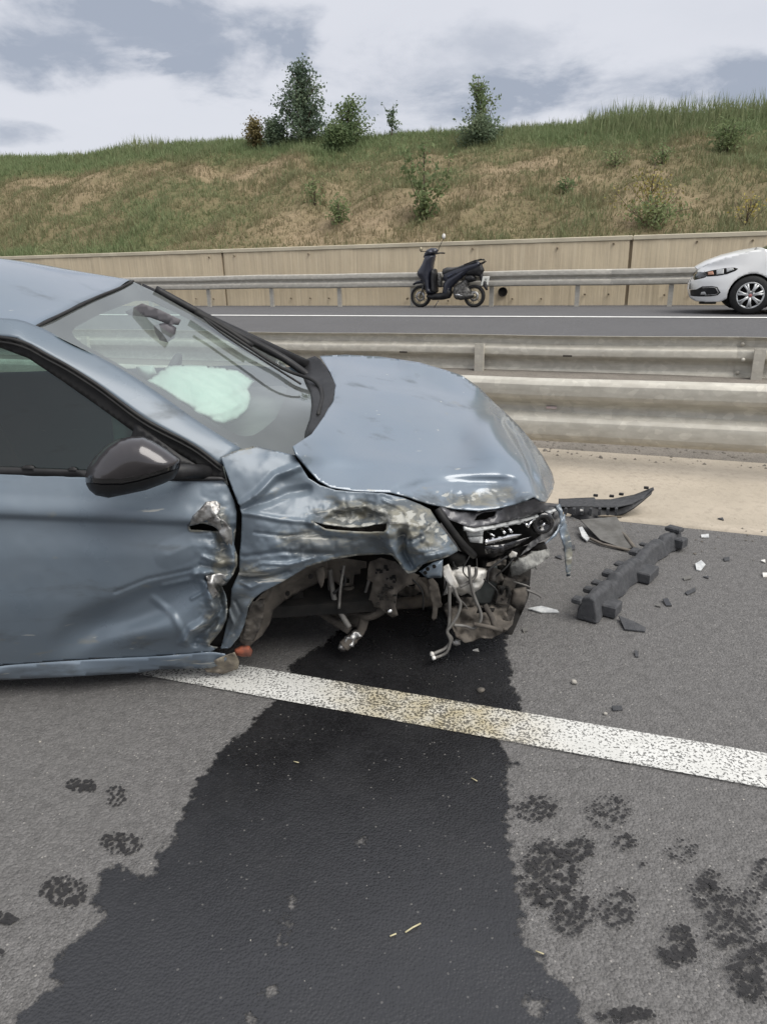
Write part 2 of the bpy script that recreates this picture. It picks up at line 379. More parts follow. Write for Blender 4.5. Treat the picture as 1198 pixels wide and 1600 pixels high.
def tps(C, lam=2e-5):
    C = np.asarray(C, float); c0 = C[:, :2].mean(0); ext = max(1e-6, np.ptp(C[:, :2], axis=0).max()); X = (C[:, :2]-c0)/ext; n = len(X)
    def K(A, B):
        r2 = ((A[:, None, :]-B[None, :, :])**2).sum(-1); return np.where(r2 > 0, .5*r2*np.log(r2+1e-20), 0)
    A = np.zeros((n+3, n+3)); A[:n, :n] = K(X, X)+lam*np.eye(n); A[:n, n] = 1; A[:n, n+1:] = X; A[n, :n] = 1; A[n+1:, :n] = X.T
    w = np.linalg.solve(A, np.concatenate([C[:, 2], np.zeros(3)]))
    def f(x, y):
        Q = (np.stack([np.ravel(x), np.ravel(y)], -1)-c0)/ext
        return (K(Q, X)@w[:n]+w[n]+Q@w[n+1:]).reshape(np.shape(x))
    return f
_H = RNG.random((256, 256))
def vnoise(x, y, oct=4, seed=0):
    x = np.asarray(x, float)+seed*17.3; y = np.asarray(y, float)+seed*9.1; tot = 0; amp = 1; s = 0
    for o_ in range(oct):
        xi = np.floor(x).astype(int); yi = np.floor(y).astype(int); fx = x-xi; fy = y-yi; fx = fx*fx*(3-2*fx); fy = fy*fy*(3-2*fy)
        g = lambda a, b_: _H[a % 256, b_ % 256]
        tot = tot+amp*((g(xi, yi)*(1-fx)+g(xi+1, yi)*fx)*(1-fy)+(g(xi, yi+1)*(1-fx)+g(xi+1, yi+1)*fx)*fy); s += amp
        amp *= .5; x = x*2+5.2; y = y*2+1.3
    return tot/s
def gauss(x, y, cx, cy, sx, sy, ang=0., p=1.):
    a = math.radians(ang); dx = x-cx; dy = y-cy; q = (dx*math.cos(a)+dy*math.sin(a))/sx; r = (-dx*math.sin(a)+dy*math.cos(a))/sy
    return np.exp(-(q*q+r*r)**p)
def feats(F, x, y):
    d = np.zeros(np.shape(x))
    for f_ in F:
        k = f_[0]
        if k == 'g': d = d+f_[1]*gauss(x, y, *f_[2:])
        elif k == 'r': d = d+f_[1]*np.exp(-(dseg(x, y, f_[2])/f_[3])**2)
        elif k == 'v': d = d+f_[1]*np.maximum(0, 1-dseg(x, y, f_[2])/f_[3])
        elif k == 's':     # step across a line y(x): (amp, polyline, width, x fade)
            Q_ = np.asarray(f_[2], float); yl = np.interp(x, Q_[:, 0], Q_[:, 1]); fx = np.clip((x-Q_[0, 0])/f_[4], 0, 1)*np.clip((Q_[-1, 0]-x)/f_[4], 0, 1)
            d = d+f_[1]*fx/(1+np.exp(np.clip(-(yl-y)/f_[3], -40, 40)))
        elif k == 'n':
            m_ = gauss(x, y, *f_[3]) if len(f_) > 3 and f_[3] else 1
            d = d+f_[1]*m_*(vnoise(x/f_[2], y/f_[2], 3, f_[4] if len(f_) > 4 else 0)-.5)*2
        elif k == 'f':     # faceted crumple: ridged noise
            m_ = gauss(x, y, *f_[3]) if f_[3] else 1
            d = d+f_[1]*m_*(1-2*np.abs(2*vnoise(x/f_[2], y/f_[2], 2, f_[4])-1)-.3)
    return d
def tri(outline, holes, step):
    O = dens(outline, step); Hs = [dens(h, step*.7) for h in holes]
    x0, y0 = O[:, :2].min(0); x1, y1 = O[:, :2].max(0)
    gx, gy = np.meshgrid(np.arange(x0, x1, step), np.arange(y0, y1, step)); gx = gx+(np.arange(gx.shape[0]) % 2)[:, None]*step*.5
    gx = gx.ravel(); gy = gy.ravel(); k = inpoly(gx, gy, O)
    k &= dseg(gx, gy, O, True) > step*.45
    for h in Hs: k &= ~inpoly(gx, gy, h); k &= dseg(gx, gy, h, True) > step*.45
    V = [tuple(p[:2]) for p in O]; E = [(i, (i+1) % len(O)) for i in range(len(O))]
    for h in Hs:
        b0 = len(V); V += [tuple(p[:2]) for p in h]; E += [(b0+i, b0+(i+1) % len(h)) for i in range(len(h))]
    V += list(zip(gx[k], gy[k]))
    r = delaunay_2d_cdt([Vector(p) for p in V], E, [], 0, 1e-4)
    P = np.array([tuple(p) for p in r[0]]); T = np.array([f_ for f_ in r[2] if len(f_) == 3])
    c = P[T].mean(1); ok = inpoly(c[:, 0], c[:, 1], O)
    for h in Hs: ok &= ~inpoly(c[:, 0], c[:, 1], h)
    return P, T[ok]
def flip_to(V, T, toward):
    n = np.cross(V[T[:, 1]]-V[T[:, 0]], V[T[:, 2]]-V[T[:, 0]]); c = V[T].mean(1)
    return T[:, ::-1].copy() if ((toward-c)*n).sum() < 0 else T
EYE_CAR = np.array([(EYE-CP)@CF, (EYE-CP)@CL, H])
def panel(name, outline, ctrl, mat, parent, step=6, holes=(), F=(), scuff=(), rim=(), solid=.004, mode=car3, eye=None, smooth=True, **k):
    """sheet of metal, plastic or glass: an outline seen from the photographer's place and its depth at control points"""
    P, T = tri(outline, list(holes), step); x, y = P[:, 0], P[:, 1]
    b_ = ctrl(x, y) if callable(ctrl) else tps(ctrl)(x, y) if not np.isscalar(ctrl) else np.full(len(x), float(ctrl))
    b_ = b_+feats(F, x, y); V = mode(x, y, b_)
    T = flip_to(V, T, EYE_CAR if eye is None else np.asarray(eye, float))
    at_ = None
    if scuff: at_ = {'scuff': np.clip(sum(a*gauss(x, y, *g) for a, *g in scuff), 0, 1)}
    if rim:
        for pl_, w_, am_ in rim: at_['scuff'] = np.maximum(at_['scuff'], am_*np.clip(1.6-dseg(x, y, pl_)/w_, 0, 1)*(.55+.9*vnoise(x/9., y/9., 3, 5)))
    return mesh(name, V, T, mat, parent, smooth, attrs=at_, solid=solid, **k)
def puff(name, outline, dome, bc, D, mat, parent, step=5, mode=car3, eye=None, back=.6, F=(), power=.5, **k):
    """pillow-like closed body: outline plus a rounded front and back"""
    P, T = tri(outline, [], step); x, y = P[:, 0], P[:, 1]
    d = dseg(x, y, dome, True); dm = d.max() if np.isscalar(D) is False else dseg(*np.array(dome).mean(0)[:2], dome, True); dm = max(float(dm), float(d.max()))
    h = np.clip(1-(1-np.minimum(d/dm, 1))**2, 0, 1)**power
    bcv = bc(x, y) if callable(bc) else tps(bc)(x, y) if not np.isscalar(bc) else bc
    V1 = mode(x, y, bcv-D*h+feats(F, x, y)*np.clip(h*1.5, 0, 1)); V2 = mode(x, y, bcv+D*back*h)
    T1 = flip_to(V1, T, EYE_CAR if eye is None else np.asarray(eye, float))
    n = len(P); V = np.concatenate([V1, V2]); Tt = np.concatenate([T1, T1[:, ::-1]+n])
    o_ = mesh(name, V, Tt, mat, parent, True, **k)
    w = o_.modifiers.new('weld', 'WELD'); w.merge_threshold = .0008
    return o_
def strip(name, prof, u0, u1, du, mat, parent=None, smooth=False, wob=None, **k):
    """cross-section (n,z) drawn along the road"""
    us = np.arange(u0, u1+du*.5, du); m_ = len(prof); V = []
    for u in us:
        for (n, z) in prof: V.append(un(u, n, z))
    V = np.array(V); F = [(i*m_+j, (i+1)*m_+j, (i+1)*m_+j+1, i*m_+j+1) for i in range(len(us)-1) for j in range(m_-1)]
    return mesh(name, V, np.array(F), mat, parent, smooth, **k)

def ruled(name, up, lo, mat, parent, nu=60, nv=7, bulge=.012, solid=.004):
    """band of metal between two edges, gently bowed outwards"""
    def rs(P):
        Q = spline(AF(P), 12); d = np.concatenate([[0], np.cumsum(np.linalg.norm(np.diff(Q[:, :2], axis=0), axis=1))]); t_ = np.linspace(0, d[-1], nu)
        return np.stack([np.interp(t_, d, Q[:, k]) for k in range(3)], -1)
    a, b_ = rs(up), rs(lo); V = []
    for i in range(nu):
        for j in range(nv):
            k = j/(nv-1); p = a[i]*(1-k)+b_[i]*k; V.append((p[0], p[1], p[2]-bulge*4*k*(1-k)))
    V = AF(V); V = car3(V[:, 0], V[:, 1], V[:, 2]); F = AF([(i*nv+j, (i+1)*nv+j, (i+1)*nv+j+1, i*nv+j+1) for i in range(nu-1) for j in range(nv-1)]).astype(int)
    n = np.cross(V[F[:, 1]]-V[F[:, 0]], V[F[:, 2]]-V[F[:, 0]])
    if ((EYE_CAR-V[F].mean(1))*n).sum() < 0: F = F[:, ::-1].copy()
    return mesh(name, V, F, mat, parent, True, solid=solid)
AF = lambda x: np.asarray(x, float)
# ================================================================== THE GROUND
ROADLAB = dict(kind='structure')
strip('road', [(-14, 0), (-6, 0), (-2, 0), (0, 0), (2, 0), (4.76, 0)], -90, 60, 5, M_ROAD, **ROADLAB)
def soil(name, c1, c2, c3, sc, bump=.6, bs=30):
    m, t, b, o = newmat(name); tcn = N(t, 'ShaderNodeTexCoord'); v = tcn.outputs['Object']
    c = mixc(t, maprange(t, noise(t, v, sc, 6), .35, .65), c1, c2); c = mixc(t, maprange(t, noise(t, v, sc*9, 5, .65), .5, .72, 0, .7), c, c3)
    LK(t, c, b.inputs['Base Color']); b.inputs['Roughness'].default_value = .95; b.inputs['Specular IOR Level'].default_value = .2
    bn = N(t, 'ShaderNodeBump'); bn.inputs['Strength'].default_value = bump; bn.inputs['Distance'].default_value = .01
    LK(t, noise(t, v, bs, 6, .6), bn.inputs['Height']); LK(t, bn.outputs[0], b.inputs['Normal']); return m
M_VERGE = soil('verge_concrete', (.40, .352, .285), (.34, .30, .242), (.28, .245, .20), 2.2, .5, 40)
M_GRAVEL = soil('median_gravel', (.17, .155, .135), (.21, .19, .165), (.10, .09, .08), 4, 1, 60)
# concrete drain strip that rises to the barrier
vp = [(4.72, -.03), (4.735, .012), (4.80, .018), (4.93, -.002), (5.08, .010), (5.45, .045), (6.24, .108)]
strip('verge', vp, -90, 60, .5, M_VERGE, **ROADLAB)
strip('median', [(6.2, .096), (6.26, .118), (6.34, .126), (6.5, .15), (7.0, .30), (7.8, .46), (8.3, .503), (8.52, .523)], -90, 60, 1, M_GRAVEL, **ROADLAB)
ZR_ = .838
def zfar(n): return .50+.072*(min(n, 13.1)-8.4)
strip('far_road', [(8.40, zfar(8.4)+.004), (10, zfar(10)), (13.1, zfar(13.1)), (13.6, ZR_+.003), (15.5, ZR_), (17.75, ZR_)], -160, 60, 5, M_ROAD2, **ROADLAB)
M_FLINE = pmat('far_line_paint', (.70, .70, .68), (.60, .60, .58), 6, .7)
strip('far_edge_line', [(13.03, zfar(13.03)+.009), (13.2, zfar(13.1)+.009)], -160, 60, 5, M_FLINE, kind='structure')
# a worn painted line
us = np.arange(-9, 7.01, .02); nsn = np.linspace(2.092, 2.284, 12)
uu, nn_ = np.meshgrid(us, nsn, indexing='ij'); Vv = un(0, 0, 0)+uu[..., None]*U+(nn_+.052*(uu+1.22))[..., None]*NN; Vv[..., 2] = .009
fy_ = np.exp(-((Vv[..., 0]-.16)/.38)**4); ed = np.clip(1-np.minimum(nn_-2.092, 2.284-nn_)/.022, 0, 1)*.12
ii = np.arange(uu.size).reshape(uu.shape); Fq = np.stack([ii[:-1, :-1], ii[1:, :-1], ii[1:, 1:], ii[:-1, 1:]], -1).reshape(-1, 4)
mesh('lane_line', Vv.reshape(-1, 3), Fq, M_LINE, attrs={'field': fy_.ravel(), 'edge': ed.ravel()}, kind='structure')

def fieldsheet(name, poly_px, holes_px, z, res, margin, mat, **k):
    G = at_z(np.array([p[0] for p in poly_px]), np.array([p[1] for p in poly_px]), 0)[:, :2]
    HH = [at_z(np.array([p[0] for p in h]), np.array([p[1] for p in h]), 0)[:, :2] for h in holes_px]
    x0, y0 = G.min(0)-margin; x1, y1 = G.max(0)+margin
    gx, gy = np.meshgrid(np.arange(x0, x1, res), np.arange(y0, y1, res), indexing='ij')
    d = dseg(gx, gy, G, True)*np.where(inpoly(gx, gy, G), 1, -1)
    for h in HH: d = np.minimum(d, dseg(gx, gy, h, True)*np.where(inpoly(gx, gy, h), -1, 1))
    i_ = np.arange(gx.size).reshape(gx.shape); Fq = np.stack([i_[:-1, :-1], i_[1:, :-1], i_[1:, 1:], i_[:-1, 1:]], -1).reshape(-1, 4)
    keep = (d.ravel()[Fq] > -margin).any(1)
    return mesh(name, np.stack([gx.ravel(), gy.ravel(), np.full(gx.size, z)], -1), Fq[keep], mat, attrs={'field': d.ravel(), 'thin': np.clip((2.35-gy.ravel())/1.1, 0, 1)}, **k)
SP = [(540, 905), (560, 940), (566, 960), (540, 975), (512, 1005), (480, 1022), (456, 1042), (447, 1062), (433, 1096), (402, 1122), (386, 1146), (360, 1160), (336, 1192), (322, 1210), (309, 1222),
      (302, 1248), (284, 1278), (272, 1310), (257, 1332), (246, 1366), (229, 1379), (207, 1366), (186, 1356), (163, 1362), (150, 1410), (168, 1436), (150, 1452), (124, 1466), (112, 1478), (98, 1492), (80, 1530), (96, 1545), (68, 1556), (50, 1578), (28, 1602), (0, 1640),
      (-60, 1700), (400, 1760), (930, 1720), (915, 1640), (906, 1590), (896, 1552), (868, 1530), (850, 1508), (832, 1488), (808, 1462), (815, 1430), (806, 1400), (800, 1360), (794, 1325), (790, 1290), (793, 1258), (787, 1226), (790, 1200), (806, 1194), (786, 1186),
      (784, 1166), (776, 1158), (812, 1106), (806, 1086), (796, 1068), (800, 1050), (789, 1020), (790, 985), (800, 950), (800, 905)]
SH = [[(452, 1402), (463, 1408), (466, 1418), (455, 1428), (450, 1444), (442, 1462), (440, 1488), (435, 1470), (437, 1440), (446, 1422)], [(556, 1312), (568, 1310), (572, 1320), (560, 1318)],
      [(409, 1554), (428, 1546), (434, 1553), (414, 1560)], [(820, 1556), (850, 1562), (852, 1586), (822, 1590)], [(380, 1598), (392, 1590), (420, 1604), (400, 1616)]]
fieldsheet('fluid_spill', SP, SH, .004, .014, .09, M_WET, kind='stuff', label='wide black spill of engine fluid running from under the wrecked car')
def ell(cx, cy, rx, ry, k=14): return [(cx+rx*math.cos(2*math.pi*j/k), cy+ry*math.sin(2*math.pi*j/k)) for j in range(k)]
PR = [((128, 1229, 27, 13), 1.5, 'small dark wet blot, topmost of the prints left of the fluid spill'), ((183, 1246, 20, 20), .85, 'broken wet print just below and beside the topmost left blot'),
      ((190, 1320, 38, 21), 1.25, 'wet footprint touching the left rim of the fluid spill'), ((101, 1396, 42, 29), 1.3, 'large oval wet footprint left of the fluid spill'),
      ((9, 1437, 22, 12), 1.6, 'solid wet blot cut off by the left edge of the photo'), ((2, 1491, 9, 8), 1.4, 'tiny wet blot low at the left edge of the photo'),
      ((838, 1266, 42, 25), .95, 'wet tread print nearest the worn white line right of the spill'), ((950, 1272, 42, 32), .55, 'faint scattered wet print under the worn white line'),
      ((905, 1329, 29, 22), 1.05, 'square wet tread print between two fainter prints'), ((972, 1320, 26, 18), .72, 'pale wet tread print beside the square one'),
      ((1067, 1334, 33, 23), .62, 'sparse wet print in the middle of the right hand asphalt'), ((858, 1372, 58, 62), 1.15, 'large wet tread print merging with the right rim of the spill'),
      ((893, 1432, 42, 42), 1.1, 'wet tread print just below the merged one on the right of the spill'), ((964, 1424, 36, 36), .9, 'wet tread print to the right of the merged prints'),
      ((1058, 1484, 37, 38), 1.3, 'round dense wet print standing alone at the lower right'), ((1105, 1395, 34, 34), .95, 'upper wet print of the big cluster at the right edge'),
      ((1150, 1445, 62, 56), .9, 'biggest wet print in the cluster at the right edge'), ((1192, 1375, 24, 32), 1.0, 'wet print cut off by the right edge of the photo'),
      ((1178, 1525, 52, 52), 1.2, 'dense wet print low at the right edge of the photo'), ((978, 1592, 50, 16), 1.3, 'wet print cut off by the bottom of the photo'), ((1004, 1358, 12, 7), .9, 'thumb sized wet mark among the right hand prints')]
for ip_, (e_, st, lab) in enumerate(PR):
    e_ = (e_[0], e_[1], e_[2]*1.14, e_[3]*1.14); P_ = ell(*e_); Gp = at_z(np.array([p[0] for p in P_]), np.array([p[1] for p in P_]), 0)[:, :2]; c_ = Gp.mean(0)
    x0, y0 = Gp.min(0)-.02; x1, y1 = Gp.max(0)+.02; gx, gy = np.meshgrid(np.arange(x0, x1, .006), np.arange(y0, y1, .006), indexing='ij')
    d = dseg(gx, gy, Gp, True)*np.where(inpoly(gx, gy, Gp), 1, -1); mx_ = d.max()
    fl = np.clip(d/mx_*2.4, -2, 1)*(.29+.22*st)
    i_ = np.arange(gx.size).reshape(gx.shape); Fq = np.stack([i_[:-1, :-1], i_[1:, :-1], i_[1:, 1:], i_[:-1, 1:]], -1).reshape(-1, 4)
    Vp = np.stack([gx.ravel(), gy.ravel(), np.full(gx.size, .0052+.0004*ip_)], -1)
    tagit(mesh('wet_footprint', Vp, Fq, M_PRINT, attrs={'field': fl.ravel()}), lab, 'footprint', 'wet prints around the fluid spill')
# grit strewn on the asphalt and verge
def grit(name, cnt, urng, nrng, zf, smin, smax, mat, seed, wfun=None, **k):
    g = np.random.default_rng(seed); u = g.uniform(*urng, cnt); n = g.uniform(*nrng, cnt)
    if wfun is not None:
        kk = g.random(cnt) < wfun(u, n); u = u[kk]; n = n[kk]
    cnt = len(u); s = g.uniform(smin, smax, cnt)*g.uniform(.4, 1, cnt)
    base = np.array([(1, 0, 0), (-.5, .8, 0), (-.5, -.8, 0), (0, 0, .7), (.3, .2, -.2)])
    rot = g.uniform(0, 6.28, cnt); c_, s_ = np.cos(rot), np.sin(rot); B = base[None]*s[:, None, None]*g.uniform(.5, 1.2, (cnt, 1, 3))
    X = B[..., 0]*c_[:, None]-B[..., 1]*s_[:, None]; Y = B[..., 0]*s_[:, None]+B[..., 1]*c_[:, None]
    zc = np.array([zf(a) for a in n]) if callable(zf) else np.full(cnt, zf)
    C = u[:, None]*U+n[:, None]*NN; V = np.stack([X+C[:, 0:1], Y+C[:, 1:2], B[..., 2]+zc[:, None]], -1).reshape(-1, 3)
    F = np.array([(0, 1, 3), (1, 2, 3), (2, 0, 3)]); T = (F[None]+(np.arange(cnt)*5)[:, None, None]).reshape(-1, 3)
    return mesh(name, V, T, mat, None, False, kind='stuff', **k)
M_GRITL = pmat('grit_light', (.36, .34, .30), (.22, .21, .19), 9, .9)
M_GRITD = pmat('grit_dark', (.06, .055, .05), (.13, .115, .095), 9, .9)
def interp(xs, zs): return lambda a: float(np.interp(a, xs, zs))
zv = interp([p[0] for p in vp]+[6.27, 6.34, 6.6], [p[1] for p in vp]+[.118, .126, .17])
grit('loose_grit', 300, (-2, 5), (.6, 4.6), .004, .002, .0055, M_GRITL, 3)
grit('dark_grit', 650, (-3, 7), (4.25, 4.78), lambda a: max(0, zv(a) if a > 4.72 else 0)+.003, .004, .016, M_GRITD, 4)
grit('barrier_rubble', 1500, (-4, 9), (6.05, 6.6), lambda a: zv(a)+.002, .006, .03, M_GRAVEL, 5)
grit('crumbled_concrete', 420, (-4, 9), (4.8, 6.2), lambda a: zv(a)+.002, .003, .012, M_VERGE, 6)

# ================================================================== GUARD RAILS
def rail(label, prof, n0, ups, post_fn, u0, u1, mat, th, cuts, extra=None):
    root = empty('guard_rail', un(0, n0, 0), label=label, cat='guard rail')
    off = un(0, n0, 0)
    ends = [u0]+cuts+[u1]
    for a, b_ in zip(ends[:-1], ends[1:]):
        V = []; us = np.arange(a, b_+.001, (b_-a)/max(1, round((b_-a)/1.0))); lift = .004*(ends.index(a) % 2)
        for u in us:
            w = .006*math.sin(u*1.7)+.004*math.sin(u*.6+1)
            for (n, z) in prof: V.append(un(u, n0+n-lift+w*.6, z+w)-off)
        m_ = len(prof); F = [(i*m_+j, (i+1)*m_+j, (i+1)*m_+j+1, i*m_+j+1) for i in range(len(us)-1) for j in range(m_-1)]
        o_ = mesh('beam', V, F, mat, root, False); s_ = o_.modifiers.new('thickness', 'SOLIDIFY'); s_.thickness = th; s_.offset = 0
        bv = o_.modifiers.new('soft', 'BEVEL'); bv.width = .010; bv.segments = 2; bv.limit_method = 'ANGLE'; bv.angle_limit = math.radians(15)
        for p in o_.data.polygons: p.use_smooth = True
    pm = None
    for u in ups:
        if pm is None:
            mb = post_fn(); p = mb.build('post', mat, root); pm = p
        else:
            p = pm.copy(); COL.objects.link(p); p.parent = root
        p.location = U*u; p.rotation_euler = (0, 0, math.atan2(U[1], U[0]))
    if extra: extra(root, off)
    return root
def cpost(w, d, z0, z1, n_off, th=.006):
    mb = MB(); zc = (z0+z1)/2; hh = z1-z0
    mb.box((0, n_off, zc), (w, th, hh), bev=.001); mb.box((-w/2+th/2, n_off+d/2+th*.4, zc), (th, d, hh), bev=.001); mb.box((w/2-th/2, n_off+d/2+th*.4, zc), (th, d, hh), bev=.001)
    return mb
def bolt(root, off, u, n, z, r, mat, nm='bolt', face=-1):
    mb = MB(); M = Matrix.Translation(Vector(un(u, n, z)-off))@Matrix.Rotation(math.atan2(U[1], U[0]), 4, 'Z')
    mb.lathe([(0.0001, face*.016), (r*.6, face*.014), (r, face*.004), (r, 0)], 10, M); return mb.build(nm, mat, root, True)
prof1 = [(.01, .775), (-.028, .782), (-.062, .765), (-.082, .735), (-.082, .655), (-.068, .622), (.0, .575), (.012, .55), (.008, .505), (-.055, .468), (-.078, .440), (-.082, .41), (-.082, .335), (-.066, .30), (-.02, .268), (.0, .262)]
M_REFL = pmat('reflector', (.55, .42, .42), (.5, .45, .43), 20, .3)
def ex1(root, off):
    for px in (862,):
        p = at_n(px, 636, 5.90); u = p@U
        mb = MB(); mb.box((0, 0, 0), (.085, .012, .022), bev=.005); o_ = mb.build('reflector', M_REFL, root); o_.location = un(u, 5.868, p[2])-off; o_.rotation_euler = (0, 0, math.atan2(U[1], U[0]))
    bolt(root, off, 6.2, 5.88, .54, .018, M_GALV)
N1 = 5.88
rail('grey corrugated steel barrier beam nearest the wrecked car', prof1, N1, [-9.3, -5.3, -1.3, 2.7, 6.7], lambda: cpost(.10, .10, .05, .70, .03), -30, 14, M_GALV, .006, [-4, 5.2], ex1)
# second rail, seen from behind, on its own posts
N2 = 8.33
p1 = at_n(748, 570, N2-.06)@U; p2 = at_n(1183, 575, N2-.06)@U; dp = p2-p1
def uat(px, py, n): return float(at_n(px, py, n)@U)
zt = at_n(1000, 526, N2)[2]
prof2 = [(0, .0), (.05, -.012), (.075, -.04), (.072, -.095), (.03, -.125), (-.012, -.142), (-.016, -.16), (-.016, -.215), (.0, -.235), (.06, -.27), (.075, -.30), (.072, -.375), (.045, -.41), (.0, -.42)]
prof2 = [(n, z+zt) for n, z in prof2]
def ex2(root, off):
    for px, py in ((1160, 538), (1160, 562), (1152, 583)):
        p = at_n(px, py, N2-.0); bolt(root, off, float(p@U), N2+(.045 if py != 562 else -.018), p[2], .022, M_GALV)
    for px, py in ((886, 556), (630, 550)):
        p = at_n(px, py, N2-.02); mb = MB(); mb.box((0, 0, 0), (.10, .006, .02), bev=.003); o_ = mb.build('slot_plate', M_GRIME, root); o_.location = un(float(p@U), N2-.0225, p[2])-off; o_.rotation_euler = (0, 0, math.atan2(U[1], U[0]))
rail('middle steel barrier seen from its back with posts facing the wreck', prof2, N2, [p1+dp*k for k in range(-5, 4)], lambda: cpost(.105, .055, .44, zt-.10, -.075), -40, 22, M_GALV, .006, [p1-dp*2.4, p1+dp*.93], ex2)
N3 = 17.05
zt3 = at_n(900, 421, N3)[2]; pb = at_n(900, 446, N3)[2]; hb = zt3-pb
prof3 = [(.0, 0), (-.05, -.02*hb/.31), (-.06, -.10*hb/.31), (.0, -.15*hb/.31), (.0, -.17*hb/.31), (-.06, -.21*hb/.31), (-.06, -.29*hb/.31), (-.01, -.31*hb/.31)]
prof3 = [(n, z+zt3) for n, z in prof3]
ups3 = [uat(px, 460, N3) for px in (767, 900, 1047)]; d3 = (ups3[2]-ups3[0])/2
def ex3(root, off):
    for px in (376, 525, 700, 856, 950, 1010): bolt(root, off, uat(px, 433, N3), N3-.0, zt3-.16*hb/.31, .03, M_GALV2)
rail('far steel barrier along the foot of the concrete retaining wall', prof3, N3, [ups3[0]+d3*k for k in range(-12, 9)], lambda: cpost(.10, .06, .70, pb+.05, .02), -70, 26, M_GALV2, .006, [-30, -16, uat(955, 430, N3)], ex3)

# ================================================================== RETAINING WALL
m, t, b, o = newmat('wall_concrete'); tcn = N(t, 'ShaderNodeTexCoord'); v = tcn.outputs['Object']
M_WALL = m
c = mixc(t, maprange(t, noise(t, v, .7, 5), .35, .65), (.62, .525, .37), (.55, .46, .325))
st = noise(t, mapping(t, v, (9, 9, .45)), 1.6, 6, .6); c = mixc(t, maprange(t, st, .46, .66, 0, .32), c, (.42, .35, .24))
c = mixc(t, maprange(t, noise(t, mapping(t, v, (16, 16, .3), (5, 1, 2)), 1.2, 4), .52, .68, 0, .5), c, (.68, .59, .43))
LK(t, c, b.inputs['Base Color']); b.inputs['Roughness'].default_value = .93
bn = N(t, 'ShaderNodeBump'); bn.inputs['Strength'].default_value = .5; bn.inputs['Distance'].default_value = .03
LK(t, math_n(t, 'ADD', noise(t, mapping(t, v, (14, 14, .5)), 1.1, 3), math_n(t, 'MULTIPLY', noise(t, v, 9, 5), .3)), bn.inputs['Height']); LK(t, bn.outputs[0], b.inputs['Normal'])
M_COPE = pmat('wall_cope', (.52, .47, .36), (.44, .395, .30), 1.5, .9, bump=.3, bscale=20)
NW = 17.72
wall = empty('retaining_wall', un(0, NW, 0), label='long beige concrete retaining wall with vertical streaks and joints', cat='wall'); woff = un(0, NW, 0)
zw = at_n(985, 368, NW)[2]; zw0 = .72
j1 = uat(352, 440, NW); j2 = uat(984, 420, NW); dj = j2-j1
edges = [j1+dj*k for k in range(-6, 3)]
rzU = math.atan2(U[1], U[0])
g_ = np.random.default_rng(5)
for a, b_ in zip(edges[:-1], edges[1:]):
    u_ = np.arange(a+.011, b_-.008, .07); V = []; F = []
    # board-marked face: shallow vertical flutes
    dd = (vnoise(u_*2.6, u_*0+3, 3, 2)-.5)*.035+np.where((np.floor(u_/.14) % 2) > 0, .003, 0)
    for u, d in zip(u_, dd): V += [un(u, NW+.02+d, zw0)-woff, un(u, NW-.005+d, zw-.10)-woff, un(u, NW+.30, zw-.10)-woff]
    n_ = len(u_); F = [(i*3+j, (i+1)*3+j, (i+1)*3+j+1, i*3+j+1) for i in range(n_-1) for j in range(2)]
    F += [(0, 1, 2), ((n_-1)*3, (n_-1)*3+2, (n_-1)*3+1)]
    mesh('wall_panel', V, F, M_WALL, wall, False)
    mb = MB(); mb.box((0, 0, 0), (b_-a-.02, .34, .10), bev=.012); o_ = mb.build('coping', M_COPE, wall); o_.location = un((a+b_)/2, NW+.14, zw-.047)-woff; o_.rotation_euler = (0, 0, rzU)
M_JOINT = pmat('joint_dark', (.30, .25, .18), None, rough=.95)
mb = MB(); mb.box((0, 0, 0), (edges[-1]-edges[0], .2, zw-zw0-.02)); o_ = mb.build('wall_core', M_JOINT, wall); o_.location = un((edges[0]+edges[-1])/2, NW+.17, (zw+zw0)/2-.07)-woff; o_.rotation_euler = (0, 0, rzU)
hole0 = None
for px, py in [(327, 402), (366, 400), (482, 397), (307, 467), (334, 467), (455, 466), (485, 466), (514, 466), (637, 466), (636, 467), (671, 391), (738, 389), (800, 467), (913, 460), (950, 460), (1037, 461), (1077, 460), (958, 381), (1088, 378), (1175, 376), (700, 470), (845, 467), (870, 388)]:
    p = at_n(px, py, NW-.02)
    if hole0 is None:
        mb = MB(); mb.lathe([(.0001, -.012), (.018, -.012), (.022, -.03), (.024, .01)], 10, Matrix.Rotation(rzU, 4, 'Z')); hole0 = mb.build('tie_hole', M_JOINT, wall); o_ = hole0
    else: o_ = hole0.copy(); COL.objects.link(o_); o_.parent = wall
    o_.location = p-woff
mb = MB(); mb.lathe([(.0001, .0), (.085, .0), (.10, -.03), (.11, -.03), (.11, .06)], 16, Matrix.Rotation(rzU, 4, 'Z')); o_ = mb.build('drain_pipe', M_DARK, wall); o_.location = at_n(785, 456, NW-.02)-woff

